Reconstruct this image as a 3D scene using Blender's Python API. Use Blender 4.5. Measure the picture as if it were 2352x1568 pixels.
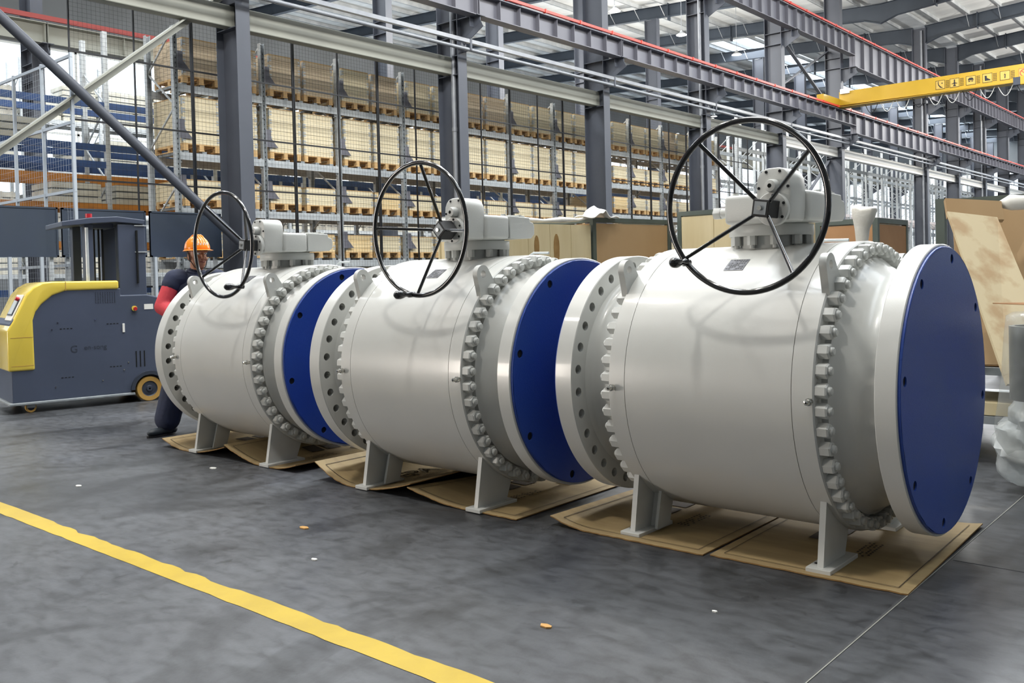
import bpy, bmesh, math, random
from mathutils import Vector, Matrix
random.seed(7)
PI = math.pi
SC = bpy.context.scene
COL = SC.collection
for _o in list(bpy.data.objects):
    bpy.data.objects.remove(_o)

# ------------------------------------------------------------------ camera
CAM_H = 1.32
F_PX, CY_PX = 2097.52, 677.28
YAW, PITCH, ROLL = math.radians(40.8951), math.radians(1.165), math.radians(-1.4353)
_fw = Vector((-math.sin(YAW)*math.cos(PITCH), math.cos(YAW)*math.cos(PITCH), -math.sin(PITCH)))
_r0 = Vector((math.cos(YAW), math.sin(YAW), 0)); _u0 = _r0.cross(_fw)
_r = _r0*math.cos(ROLL) + _u0*math.sin(ROLL); _u = -_r0*math.sin(ROLL) + _u0*math.cos(ROLL)
cam_data = bpy.data.cameras.new('camera'); cam = bpy.data.objects.new('camera', cam_data); COL.objects.link(cam)
cam_data.sensor_width = 36.0; cam_data.lens = F_PX/2352*36.0
cam_data.shift_y = -(784-CY_PX)/2352
cam_data.clip_start = 0.05; cam_data.clip_end = 400
_m = Matrix.Identity(4)
for i in range(3):
    _m[i][0] = _r[i]; _m[i][1] = _u[i]; _m[i][2] = -_fw[i]
_m[0][3], _m[1][3], _m[2][3] = 0, 0, CAM_H
cam.matrix_world = _m
SC.camera = cam

# ------------------------------------------------------------------ sky, view
SC.view_settings.view_transform = 'Standard'
SC.view_settings.look = 'None'
SC.view_settings.gamma = 1.0
SC.view_settings.use_curve_mapping = False
SC.view_settings.exposure = 0.22
world = bpy.data.worlds.new('sky'); SC.world = world
world.use_nodes = True
_bg = world.node_tree.nodes['Background']
_bg.inputs['Color'].default_value = (0.82, 0.91, 1.0, 1); _bg.inputs['Strength'].default_value = 3.0
SC.cycles.use_denoising = True
SC.cycles.max_bounces = 6; SC.cycles.diffuse_bounces = 3; SC.cycles.glossy_bounces = 2
SC.cycles.use_adaptive_sampling = True; SC.cycles.adaptive_threshold = .04; SC.cycles.adaptive_min_samples = 16
SC.cycles.transparent_max_bounces = 12; SC.cycles.transmission_bounces = 4
SC.cycles.sample_clamp_indirect = 6.0

# daylight entering by the roof windows (one area light under each strip of translucent roof sheets)
ROOF_LIGHTS = [   # x, y, z, size_x, size_y, power
    (-6.3, 17.0, 13.7, 2.4, 30.0, 3600),
    (3.2, 12.0, 14.2, 2.4, 26.0, 600),
    (-6.3, 58.0, 13.7, 2.4, 64.0, 6500),
    (-20.5, 17.5, 14.35, 2.2, 33.0, 2000),
    (-25.5, 80.0, 14.65, 2.4, 60.0, 4500),
    (-31.0, 12.0, 15.0, 2.2, 29.0, 3000),
]
def area_light(name, loc, sx, sy, power, color=(1, 1, 1), rot=(0, 0, 0), shape='RECTANGLE'):
    d = bpy.data.lights.new(name, 'AREA'); d.shape = shape; d.size = sx; d.size_y = sy
    d.energy = power; d.color = color
    o = bpy.data.objects.new(name, d); COL.objects.link(o); o.location = loc; o.rotation_euler = rot
    return o
for i, (x, y, z, sx, sy, pw) in enumerate(ROOF_LIGHTS):
    area_light('roof_daylight', (x, y, z), sx, sy, pw, (0.93, 0.97, 1.0))
# warm area light added in the rear doorway to brighten the valve sides
area_light('door_warm_light', (-16.5, -10.95, 1.75), 4.8, 3.3, 1350, (1.0, .89, .78), (PI/2, 0, 0))
# high bay lamps, some added as unseen fill: positions used further down by the lamp builder
LAMPS = [(-9.0, 0.9, 11.6, 650), (-2.7, 1.1, 11.6, 1250), (-9.0, 5.0, 11.6, 650), (-2.7, 6.5, 11.6, 600), (-12.0, -3.0, 11.6, 450),  # last one added out of view to lighten the left valves' sides
         (-9.0, 12.5, 11.6, 700), (-2.7, 13.0, 11.6, 500), (-7.0, 24.0, 11.6, 1000), (-5.0, 31.0, 11.6, 500), (-7.0, 49.0, 11.6, 1900), (-7.0, 62.0, 11.6, 2400), (-7.0, 80.0, 11.6, 1800)]  # those farther down the hall added out of view to brighten the roof

# ------------------------------------------------------------------ materials
def lin(h):
    h = h.lstrip('#'); v = [int(h[i:i+2], 16)/255 for i in (0, 2, 4)]
    return tuple((c/12.92 if c <= .04045 else ((c+.055)/1.055)**2.4) for c in v) + (1,)
MATS = {}
def mat(name, c, rough=.5, metal=0.0, c2=None, scale=8.0, detail=4.0, lo=.35, hi=.65, bump=0.0, bscale=None, stretch=(1, 1, 1), rvar=0.0, coat=0.0, spec=.5):
    m = bpy.data.materials.new(name); m.use_nodes = True; nt = m.node_tree; N = nt.nodes; L = nt.links
    b = N['Principled BSDF']; b.inputs['Base Color'].default_value = lin(c); b.inputs['Roughness'].default_value = rough
    b.inputs['Metallic'].default_value = metal; b.inputs['Specular IOR Level'].default_value = spec
    if coat: b.inputs['Coat Weight'].default_value = coat; b.inputs['Coat Roughness'].default_value = .08
    tc = N.new('ShaderNodeTexCoord'); mp = N.new('ShaderNodeMapping'); mp.inputs['Scale'].default_value = stretch
    L.new(tc.outputs['Object'], mp.inputs['Vector'])
    nz = N.new('ShaderNodeTexNoise'); nz.inputs['Scale'].default_value = scale; nz.inputs['Detail'].default_value = detail
    L.new(mp.outputs['Vector'], nz.inputs['Vector'])
    rp = N.new('ShaderNodeValToRGB'); rp.color_ramp.elements[0].position = lo; rp.color_ramp.elements[1].position = hi
    rp.color_ramp.elements[0].color = lin(c); rp.color_ramp.elements[1].color = lin(c2 or c)
    L.new(nz.outputs['Fac'], rp.inputs['Fac']); L.new(rp.outputs['Color'], b.inputs['Base Color'])
    if rvar:
        mr = N.new('ShaderNodeMapRange'); mr.inputs['To Min'].default_value = rough-rvar; mr.inputs['To Max'].default_value = rough+rvar
        L.new(nz.outputs['Fac'], mr.inputs['Value']); L.new(mr.outputs['Result'], b.inputs['Roughness'])
    if bump:
        n2 = N.new('ShaderNodeTexNoise'); n2.inputs['Scale'].default_value = bscale or scale*6; n2.inputs['Detail'].default_value = 3
        L.new(mp.outputs['Vector'], n2.inputs['Vector'])
        bp = N.new('ShaderNodeBump'); bp.inputs['Strength'].default_value = bump; bp.inputs['Distance'].default_value = .01
        L.new(n2.outputs['Fac'], bp.inputs['Height']); L.new(bp.outputs['Normal'], b.inputs['Normal'])
    MATS[name] = m
    return m
def emat(name, c, strength):
    m = mat(name, c); b = m.node_tree.nodes['Principled BSDF']
    b.inputs['Emission Color'].default_value = lin(c); b.inputs['Emission Strength'].default_value = strength
    return m

mat('valve_paint', '#bebfbb', .30, c2='#c5c5c1', scale=1.5, bump=.035, bscale=260, coat=.25)
mat('valve_paint_rough', '#b9bbb8', .42, c2='#c2c3bf', scale=3, bump=.06, bscale=120)
mat('blue_cover', '#26469a', .38, c2='#2b4a97', scale=3, bump=.12, bscale=220)
mat('black_gloss', '#0b0c0f', .16, c2='#101216', scale=6, coat=.6)
mat('black_matt', '#17181a', .6)
mat('hole_dark', '#0c1013', .9)
mat('chrome', '#c9c8c2', .18, 1.0)
mat('plate_metal', '#4d4e54', .5, .2, c2='#6a6b70', scale=40, lo=.45, hi=.55)
mat('cardboard', '#8f7a55', .75, c2='#9e8960', scale=2.2, bump=.08, bscale=60, stretch=(1, 6, 1))
mat('cardboard_edge', '#8a6a3e', .9)
mat('ink', '#3a2d20', .8)
mat('galv', '#b3b8bb', .42, .15, c2='#c6cbcc', scale=14, lo=.3, hi=.7)
mat('galv_dark', '#878d91', .5, .1, c2='#979da0', scale=10)
mat('steel_column', '#474b54', .5, c2='#4d515a', scale=1.2, bump=.02)
mat('steel_girder', '#64646c', .5, c2='#6c6c74', scale=1.0)
mat('rafter', '#2c343e', .55, c2='#343c46', scale=1.0)
mat('tie_beam', '#8d8e85', .55, c2='#96978d', scale=.8)
mat('rail_red', '#cf3e2e', .45)
mat('rail_red_dull', '#8f3b36', .6)
mat('pipe_steel', '#8f9296', .4, .3, c2='#84878d', scale=5)
mat('crane_yellow', '#b9941e', .42, c2='#b28d1a', scale=1.3)
mat('sign_yellow', '#c4a24a', .5)
mat('sign_red', '#c7472f', .5)
mat('roof_sheet', '#d2d4d2', .6, c2='#e2e3e0', scale=.7, stretch=(.4, 2.5, 1), bump=.15, bscale=9)
mat('purlin', '#c6c9ca', .5, .0, c2='#b4b8ba', scale=2)
mat('wood_box', '#d9caa6', .7, c2='#e4d8ba', scale=3, stretch=(12, 1, 9), lo=.3, hi=.7, bump=.1, bscale=20)
mat('wood_box_old', '#c9b597', .75, c2='#d9c8ad', scale=3, stretch=(12, 1, 9), bump=.1, bscale=20)
mat('wood_box_warm', '#e0c28c', .7, c2='#ead3a6', scale=3, stretch=(12, 1, 9), bump=.1, bscale=20)
mat('pallet_wood', '#c9a26c', .8, c2='#d8b684', scale=6, stretch=(3, 1, 3))
mat('plywood_pale', '#cdbc92', .65, c2='#d9caa4', scale=1.6, stretch=(5, 5, .6), lo=.3, hi=.7)
mat('plywood_brown', '#a98a62', .65, c2='#b59871', scale=1.3, stretch=(1, 1, .5))
mat('plywood_red', '#a2764e', .65, c2='#b0855c', scale=2)
mat('knot', '#8c6b3c', .7, c2='#a3824f', scale=9)
mat('chipboard', '#b5a685', .7, c2='#a08763', scale=7, stretch=(1, 1, .4), lo=.45, hi=.62)
mat('frame_green', '#545e58', .5, c2='#4b554f', scale=4)
mat('fence_black', '#14161b', .5)
mat('fence_light', '#b4bcc4', .4, .3)
mat('banner', '#2b3648', .55, c2='#303a45', scale=.7)
mat('rack_blue', '#2d4a78', .45, c2='#345284', scale=2)
mat('rack_orange', '#c98332', .5, c2='#b5752c', scale=2)
mat('white_goods', '#d9d6c8', .7, c2='#c4c0b0', scale=2.5)
mat('white_goods_open', '#b7b3a6', .8, c2='#8f8b82', scale=3)
mat('agv_grey', '#434b5c', .42, c2='#485063', scale=1.2)
mat('agv_dark', '#2b313d', .5, c2='#323946', scale=2)
mat('agv_yellow', '#dcc24c', .26, c2='#e2c951', scale=1.2, coat=.5)
mat('white_paint', '#e6e5df', .5)
mat('tyre', '#b9924a', .6, c2='#a8823f', scale=5)
mat('screen', '#c9d3d8', .2)
mat('red_plastic', '#b3202c', .35)
mat('orange_plastic', '#e8861c', .25, c2='#ee8d22', scale=3, coat=.4)
mat('skin', '#b07a5c', .5, c2='#a8704f', scale=9)
mat('hair', '#14110f', .6)
mat('navy_cloth', '#1c2338', .8, c2='#232b44', scale=7, bump=.15, bscale=60)
mat('red_cloth', '#b5303a', .75, c2='#c23b44', scale=6, bump=.15, bscale=60)
mat('shoe', '#20272c', .55, c2='#2a3238', scale=10)
mat('glove', '#d8d6d0', .8)
mat('mouth', '#7d4438', .6)
mat('yellow_line', '#b3982a', .5, c2='#a68c24', scale=5, lo=.4, hi=.75, bump=.05, bscale=40)
mat('sealant', '#87877f', .8)
mat('joint_dark', '#3d3e40', .8)
mat('litter_white', '#dcdcd6', .7)
mat('litter_wood', '#b58a4e', .8)
mat('wrap_white', '#dddbd3', .55, c2='#cfccc2', scale=10, bump=.4, bscale=25)
mat('foam', '#e9e8e2', .6, c2='#dad8d0', scale=6, bump=.2, bscale=18)
mat('steel_tube', '#5f625f', .35, .5, c2='#70736c', scale=8)
mat('wall_sheet', '#85888a', .7, c2='#7c7f80', scale=.5)
mat('lamp_shell', '#8b8d8e', .45, .3)
emat('lamp_glass', '#fff8ec', 3.0)
mat('pink_banner', '#c98fa6', .6)
mat('mezz', '#cfc6c4', .6, c2='#bdb5b5', scale=2)

def clear_mat(name, tint, alpha, rough=.15, white=0.0):
    m = bpy.data.materials.new(name); m.use_nodes = True; nt = m.node_tree; N = nt.nodes; L = nt.links
    N.clear(); out = N.new('ShaderNodeOutputMaterial'); tr = N.new('ShaderNodeBsdfTransparent'); tr.inputs['Color'].default_value = lin(tint)
    p = N.new('ShaderNodeBsdfPrincipled'); p.inputs['Base Color'].default_value = lin('#dfe2e2'); p.inputs['Roughness'].default_value = rough
    tc = N.new('ShaderNodeTexCoord'); nz = N.new('ShaderNodeTexNoise'); nz.inputs['Scale'].default_value = 9; nz.inputs['Detail'].default_value = 5
    L.new(tc.outputs['Object'], nz.inputs['Vector'])
    mr = N.new('ShaderNodeMapRange'); mr.inputs['To Min'].default_value = alpha-.12; mr.inputs['To Max'].default_value = alpha+.12
    L.new(nz.outputs['Fac'], mr.inputs['Value'])
    bp = N.new('ShaderNodeBump'); bp.inputs['Strength'].default_value = .5; bp.inputs['Distance'].default_value = .02
    L.new(nz.outputs['Fac'], bp.inputs['Height']); L.new(bp.outputs['Normal'], p.inputs['Normal'])
    mx = N.new('ShaderNodeMixShader'); L.new(mr.outputs['Result'], mx.inputs['Fac']); L.new(tr.outputs[0], mx.inputs[1]); L.new(p.outputs[0], mx.inputs[2])
    L.new(mx.outputs[0], out.inputs['Surface']); MATS[name] = m
    return m
clear_mat('clear_film', '#f2f3f2', .18, .12)
clear_mat('milky_film', '#eceeee', .48, .2)
clear_mat('skylight_sheet', '#fbfdff', .12, .4)

# concrete floor: blotchy grey with darker oil stains and scuffs
def floor_mat():
    m = bpy.data.materials.new('concrete_floor'); m.use_nodes = True; nt = m.node_tree; N = nt.nodes; L = nt.links
    b = N['Principled BSDF']; tc = N.new('ShaderNodeTexCoord')
    def noise(scale, detail, stretch=(1, 1, 1), dist=0.0, loc=(0, 0, 0)):
        mp = N.new('ShaderNodeMapping'); mp.inputs['Scale'].default_value = stretch; mp.inputs['Location'].default_value = loc
        L.new(tc.outputs['Object'], mp.inputs['Vector'])
        n = N.new('ShaderNodeTexNoise'); n.inputs['Scale'].default_value = scale; n.inputs['Detail'].default_value = detail; n.inputs['Distortion'].default_value = dist
        L.new(mp.outputs['Vector'], n.inputs['Vector']); return n.outputs['Fac']
    def ramp(fac, stops):
        r = N.new('ShaderNodeValToRGB'); e = r.color_ramp.elements
        e[0].position, e[0].color = stops[0][0], stops[0][1]; e[1].position, e[1].color = stops[-1][0], stops[-1][1]
        for p, c in stops[1:-1]:
            x = e.new(p); x.color = c
        L.new(fac, r.inputs['Fac']); return r.outputs['Color']
    g = lambda v: (v, v, v, 1)
    base = ramp(noise(.45, 7, (1, 1, 1), .6), [(.30, lin('#303235')), (.47, lin('#424447')), (.60, lin('#4c4e51')), (.72, lin('#5d6066'))])
    fine = ramp(noise(9, 8, (1, 1.8, 1), .3), [(.3, g(.55)), (.52, g(1.0)), (.75, g(1.3))])
    stain = ramp(noise(.9, 6, (1.5, .8, 1), 1.9, (3.1, 1.7, 0)), [(.0, g(1)), (.53, g(1)), (.60, g(.66)), (.7, g(.5)), (1, g(.45))])
    spot = ramp(noise(7, 4, (1, 1, 1), .7, (9, 2, 0)), [(.0, g(1)), (.64, g(1)), (.70, g(.6)), (1, g(.55))])
    out = base
    for f in (fine, stain, spot):
        mx = N.new('ShaderNodeMix'); mx.data_type = 'RGBA'; mx.blend_type = 'MULTIPLY'; mx.inputs['Factor'].default_value = 1
        L.new(out, mx.inputs['A']); L.new(f, mx.inputs['B']); out = mx.outputs['Result']
    L.new(out, b.inputs['Base Color'])
    mr = N.new('ShaderNodeMapRange'); mr.inputs['To Min'].default_value = .26; mr.inputs['To Max'].default_value = .55
    L.new(noise(2.3, 5), mr.inputs['Value']); L.new(mr.outputs['Result'], b.inputs['Roughness'])
    bp = N.new('ShaderNodeBump'); bp.inputs['Strength'].default_value = .12; bp.inputs['Distance'].default_value = .004
    L.new(noise(60, 4), bp.inputs['Height']); L.new(bp.outputs['Normal'], b.inputs['Normal'])
    MATS['concrete_floor'] = m
floor_mat()

# ------------------------------------------------------------------ helpers
class MB:
    """collects vertices and faces; build() links them as one mesh object"""
    def __init__(s): s.v = []; s.f = []; s.mi = []; s.m = 0
    def add(s, vs, fs):
        o = len(s.v); s.v += [tuple(p) for p in vs]; s.f += [tuple(i+o for i in f) for f in fs]; s.mi += [s.m]*len(fs); return s
    def box(s, c, d, rz=0.0, R=None):
        hx, hy, hz = d[0]/2, d[1]/2, d[2]/2
        P = [Vector((x, y, z)) for z in (-hz, hz) for y in (-hy, hy) for x in (-hx, hx)]
        M = R if R is not None else Matrix.Rotation(rz, 3, 'Z')
        c = Vector(c)
        return s.add([M @ p + c for p in P], [(0, 2, 3, 1), (4, 5, 7, 6), (0, 1, 5, 4), (2, 6, 7, 3), (0, 4, 6, 2), (1, 3, 7, 5)])
    def mm(s, a, b): return s.box([(a[i]+b[i])/2 for i in range(3)], [abs(b[i]-a[i]) for i in range(3)])
    def bar(s, p, q, w, h, up=(0, 0, 1)):
        p, q = Vector(p), Vector(q); d = q-p; L_ = d.length; x = d/L_
        y = Vector(up).cross(x)
        if y.length < 1e-4: y = Vector((1, 0, 0)).cross(x)
        y.normalize(); z = x.cross(y)
        R = Matrix((x, y, z)).transposed()
        return s.box((p+q)/2, (L_, w, h), R=R)
    def cyl(s, p, q, r, n=16, r2=None, caps=True):
        p, q = Vector(p), Vector(q); r2 = r if r2 is None else r2; x = (q-p).normalized()
        a = Vector((0, 0, 1)) if abs(x.z) < .9 else Vector((1, 0, 0)); y = a.cross(x).normalized(); z = x.cross(y)
        vs = [p+(y*math.cos(2*PI*i/n)+z*math.sin(2*PI*i/n))*r for i in range(n)]+[q+(y*math.cos(2*PI*i/n)+z*math.sin(2*PI*i/n))*r2 for i in range(n)]
        fs = [(i, (i+1) % n, n+(i+1) % n, n+i) for i in range(n)]
        if caps: fs += [tuple(range(n-1, -1, -1)), tuple(range(n, 2*n))]
        return s.add(vs, fs)
    def lathe(s, prof, n=64, axis='X', c=(0, 0, 0), cap=(False, False)):
        """prof: list of (along, radius)"""
        vs = []; c = Vector(c)
        for a, r in prof:
            for i in range(n):
                t = 2*PI*i/n; u, w = r*math.cos(t), r*math.sin(t)
                vs.append(c+(Vector((a, -w, u)) if axis == 'X' else Vector((u, a, w)) if axis == 'Y' else Vector((u, w, a))))
        fs = []
        for k in range(len(prof)-1):
            for i in range(n):
                j = (i+1) % n
                fs.append((k*n+i, (k+1)*n+i, (k+1)*n+j, k*n+j) if axis != 'Z' else (k*n+i, k*n+j, (k+1)*n+j, (k+1)*n+i))
        if cap[0]: fs.append(tuple(range(n)))
        if cap[1]: fs.append(tuple(range((len(prof)-1)*n, len(prof)*n))[::-1])
        return s.add(vs, fs)
    def prism(s, poly, d0, d1, plane='XZ'):
        """poly in a plane, extruded along the third axis from d0 to d1"""
        def P(a, b, d): return (a, d, b) if plane == 'XZ' else (d, a, b) if plane == 'YZ' else (a, b, d)
        n = len(poly)
        vs = [P(a, b, d0) for a, b in poly]+[P(a, b, d1) for a, b in poly]
        fs = [(i, (i+1) % n, n+(i+1) % n, n+i) for i in range(n)]+[tuple(range(n-1, -1, -1)), tuple(range(n, 2*n))]
        return s.add(vs, fs)
    def tube(s, pts, r, n=10, closed=False, caps=True):
        pts = [Vector(p) for p in pts]; m = len(pts); vs = []; prev = None
        for i, p in enumerate(pts):
            a = pts[(i-1) % m] if (closed or i > 0) else p
            b = pts[(i+1) % m] if (closed or i < m-1) else p
            x = (b-a).normalized()
            if prev is None:
                up = Vector((0, 0, 1)) if abs(x.z) < .9 else Vector((1, 0, 0)); y = up.cross(x).normalized()
            else:
                y = (prev-x*prev.dot(x)).normalized()
            prev = y; z = x.cross(y); rr = r[i] if isinstance(r, (list, tuple)) else r
            vs += [p+(y*math.cos(2*PI*k/n)+z*math.sin(2*PI*k/n))*rr for k in range(n)]
        fs = []
        for i in range(m if closed else m-1):
            j = (i+1) % m
            fs += [(i*n+k, i*n+(k+1) % n, j*n+(k+1) % n, j*n+k) for k in range(n)]
        if caps and not closed: fs += [tuple(range(n-1, -1, -1)), tuple(range((m-1)*n, m*n))]
        return s.add(vs, fs)
    def sphere(s, c, r, n=16, m=10, R=None):
        c = Vector(c); r = Vector((r, r, r)) if not hasattr(r, '__len__') else Vector(r); vs = []; R = R or Matrix.Identity(3)
        for j in range(m+1):
            t = PI*j/m
            for i in range(n):
                p = 2*PI*i/n; vs.append(c+R @ Vector((r.x*math.sin(t)*math.cos(p), r.y*math.sin(t)*math.sin(p), r.z*math.cos(t))))
        fs = [(j*n+i, (j+1)*n+i, (j+1)*n+(i+1) % n, j*n+(i+1) % n) for j in range(m) for i in range(n)]
        return s.add(vs, fs)
    def grid(s, fn, nu, nv):
        vs = [fn(i/nu, j/nv) for j in range(nv+1) for i in range(nu+1)]
        fs = [(j*(nu+1)+i, j*(nu+1)+i+1, (j+1)*(nu+1)+i+1, (j+1)*(nu+1)+i) for j in range(nv) for i in range(nu)]
        return s.add(vs, fs)
    def mesh(s, name, mats, smooth=None, bevel=0.0, seg=2):
        me = bpy.data.meshes.new(name); me.from_pydata(s.v, [], s.f)
        for m in (mats if isinstance(mats, (list, tuple)) else [mats]): me.materials.append(MATS[m])
        me.polygons.foreach_set('material_index', s.mi)
        bm = bmesh.new(); bm.from_mesh(me); bmesh.ops.remove_doubles(bm, verts=bm.verts, dist=1e-5)
        bmesh.ops.recalc_face_normals(bm, faces=bm.faces)
        if bevel:
            ed = [e for e in bm.edges if len(e.link_faces) == 2 and e.calc_face_angle(0) > .5]
            bmesh.ops.bevel(bm, geom=ed, offset=bevel, segments=seg, profile=.5, affect='EDGES', clamp_overlap=True)
        bm.to_mesh(me); bm.free()
        if smooth is not None:
            me.polygons.foreach_set('use_smooth', [True]*len(me.polygons)); me.set_sharp_from_angle(angle=math.radians(smooth))
        me.update()
        return me
    def build(s, name, mats, parent=None, smooth=None, bevel=0.0, seg=2):
        return link(name, s.mesh(name, mats, smooth, bevel, seg), parent)
def link(name, me, parent=None, loc=None, rot=None):
    o = bpy.data.objects.new(name, me); COL.objects.link(o)
    if parent is not None: o.parent = parent
    if loc is not None: o.location = loc
    if rot is not None: o.rotation_euler = rot
    return o
def tag(o, label, cat, group=None):
    o['label'] = label; o['category'] = cat
    if group: o['group'] = group
    return o
def thing(name, label, cat, loc=(0, 0, 0), rz=0.0, group=None):
    o = bpy.data.objects.new(name, None); COL.objects.link(o); o.location = loc; o.rotation_euler = (0, 0, rz); o.empty_display_size = .2
    return tag(o, label, cat, group)
def struct(o): o['kind'] = 'structure'; return o
ORD = ['first', 'second', 'third', 'fourth', 'fifth', 'sixth', 'seventh', 'eighth', 'ninth', 'tenth', 'eleventh', 'twelfth', 'thirteenth', 'fourteenth',
       'fifteenth', 'sixteenth', 'seventeenth', 'eighteenth', 'nineteenth', 'twentieth', 'twenty-first', 'twenty-second', 'twenty-third', 'twenty-fourth']
def text_mesh(txt, size, matname, outline=False):
    cu = bpy.data.curves.new('lettering', 'FONT'); cu.body = txt; cu.size = size; cu.align_x = 'CENTER'; cu.align_y = 'CENTER'
    cu.resolution_u = 3
    o = bpy.data.objects.new('lettering', cu); COL.objects.link(o)
    if outline: cu.fill_mode = 'NONE'; cu.bevel_depth = size*.028; cu.bevel_resolution = 0
    dg = bpy.context.evaluated_depsgraph_get(); me = bpy.data.meshes.new_from_object(o.evaluated_get(dg))
    me.materials.clear(); me.materials.append(MATS[matname])
    bpy.data.objects.remove(o); bpy.data.curves.remove(cu)
    return me
TXT_EPA = text_mesh('EPA', .19, 'ink', True)
TXT_GEN = text_mesh('G', .11, 'agv_dark')
TXT_GEN2 = text_mesh('en-song', .075, 'agv_dark')

# ================================================================== the building
YC = lambda i: 9.97+6.03*i
YMIN, YMAX = -11.0, 112.0
XL, XR_ = -44.0, 13.0
f = MB().mm((XL, YMIN, -.2), (XR_, YMAX, 0)).build('floor', 'concrete_floor'); struct(f)
# saw-cut floor joint filled with pale sealant, and a cross joint
j = MB().mm((-1.217, YMIN, -.01), (-1.202, YMAX, .0012)).build('trim_1', 'joint_dark'); struct(j)
MB().mm((-1.2065, YMIN, -.01), (-1.2025, YMAX, .0022)).build('sealant_strip', 'sealant', j)
j2 = MB().mm((-1.19, 4.345, -.01), (9, 4.352, .0012)).build('trim_2', 'joint_dark'); struct(j2)
# yellow walkway line (slightly ragged edge)
rnd = random.Random(3)
ln = MB()
n = 220
def _edge(y, amp):
    return [y+(rnd.random()-.5)*amp*(1 if rnd.random() < .7 else 2.6) for _ in range(n+1)]
e0, e1 = _edge(2.052, .0035), _edge(2.166, .0035)
for k in range(30):
    q = rnd.randrange(120, 190); e1[q] -= .010*rnd.random(); e1[q+1] -= .012*rnd.random()
xs_ = [-14+(16.0)*i/n for i in range(n+1)]
vs = [(xs_[i], e0[i], .0015) for i in range(n+1)]+[(xs_[i], e1[i], .0015) for i in range(n+1)]
ln.add(vs, [(i, i+1, n+2+i, n+1+i) for i in range(n)])
tag(ln.build('floor_line', 'yellow_line'), 'yellow painted walkway line across the grey concrete floor', 'floor line')

# walls
def wall(name, parts, m='wall_sheet'):
    b = MB()
    for a, c in parts: b.mm(a, c)
    return struct(b.build(name, m))
wall('wall_rear', [((XL, YMIN-.15, 0), (-19, YMIN, 17)), ((-14, YMIN-.15, 0), (XR_, YMIN, 17)), ((-19, YMIN-.15, 3.4), (-14, YMIN, 17))])
wall('wall_right', [((XR_, YMIN, 0), (XR_+.15, YMAX, 17))])
wall('wall_left', [((XL-.15, YMIN, 0), (XL, YMAX, 4.6)), ((XL-.15, YMIN, 12.5), (XL, YMAX, 17.5))])
wall('wall_far', [((XL, YMAX, 0), (XR_, YMAX+.15, 1.2)), ((XL, YMAX, 11.5), (XR_, YMAX+.15, 17.5))])
WIN = [0]
def window(axis, at, a0, a1, z0, z1, nm):
    WIN[0] += 1
    fr = MB()
    for k in range(nm+1):
        a = a0+(a1-a0)*k/nm
        fr.mm(*(((at-.05, a-.05, z0), (at+.05, a+.05, z1)) if axis == 'X' else ((a-.05, at-.05, z0), (a+.05, at+.05, z1))))
    for z in (z0+.06, (z0+z1)/2, z1-.06):
        fr.mm(*(((at-.05, a0, z-.05), (at+.05, a1, z+.05)) if axis == 'X' else ((a0, at-.05, z-.05), (a1, at+.05, z+.05))))
    o = struct(fr.build('window_%d' % WIN[0], 'white_paint'))
    for k in range(nm):
        p0, p1 = a0+(a1-a0)*k/nm+.06, a0+(a1-a0)*(k+1)/nm-.06
        MB().mm(*(((at-.01, p0, z0+.1), (at+.01, p1, z1-.1)) if axis == 'X' else ((p0, at-.01, z0+.1), (p1, at+.01, z1-.1)))).build('pane', 'skylight_sheet', o)
window('X', XL-.07, YMIN+.2, 50, 4.6, 12.5, 10)
window('X', XL-.07, 50, YMAX-.2, 4.6, 12.5, 10)
window('Y', YMAX+.07, XL, XR_, 1.2, 11.5, 12)

# roof: sheets on purlins, valley over the column row; translucent strips left open as roof windows
SLOPE = .06
zroof = lambda X: 14.42+SLOPE*abs(X+15.6)
SKY = [(-27.0, -24.0, 50, YMAX), (-21.7, -19.3, 1, 34), (-32.2, -29.8, -3, 27), (-7.5, -5.1, 2, 90), (2.0, 4.4, -1, 25)]
ceil = bpy.data.objects.new('ceiling', None); COL.objects.link(ceil); struct(ceil)
cuts = sorted({XL-.2, -15.6, XR_+.2} | {s[0] for s in SKY} | {s[1] for s in SKY})
def slab(x0, x1, y0, y1, t, dz=0):
    b = MB(); z0, z1 = zroof(x0)+dz, zroof(x1)+dz
    b.add([(x0, y0, z0), (x1, y0, z1), (x1, y1, z1), (x0, y1, z0), (x0, y0, z0+t), (x1, y0, z1+t), (x1, y1, z1+t), (x0, y1, z0+t)],
          [(0, 3, 2, 1), (4, 5, 6, 7), (0, 1, 5, 4), (1, 2, 6, 5), (2, 3, 7, 6), (3, 0, 4, 7)])
    return b
for a, b_ in zip(cuts[:-1], cuts[1:]):
    hole = [s for s in SKY if s[0] <= a+.01 and s[1] >= b_-.01]
    spans = [(YMIN-.2, YMAX+.2)]
    if hole: spans = [(YMIN-.2, hole[0][2]), (hole[0][3], YMAX+.2)]
    for y0, y1 in spans:
        if y1-y0 < .5: continue
        y = y0
        while y < y1-.01:
            ye = min(y+18.09, y1); slab(a, b_, y, ye, .06).build('roof_sheet', 'roof_sheet', ceil); y = ye
for s in SKY:
    WIN[0] += 1
    o = struct(slab(s[0], s[1], s[2], s[3], .02, .08).build('window_%d' % WIN[0], 'skylight_sheet'))
# valley gutter
MB().mm((-15.95, YMIN, 14.26), (-15.25, YMAX, 14.40)).build('gutter', 'purlin', ceil)
# purlins (along the hall)
pm = MB().mm((-.035, YMIN, -.2), (.035, YMAX, 0)).mm((-.035, YMIN, -.2), (.06, YMAX, -.185)).mesh('purlin', 'purlin')
PX = [-16.6-1.5*k for k in range(18)]+[-14.6+1.5*k for k in range(18)]
for x in PX: link('purlin', pm, ceil, (x, 0, zroof(x)-.005))

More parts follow.
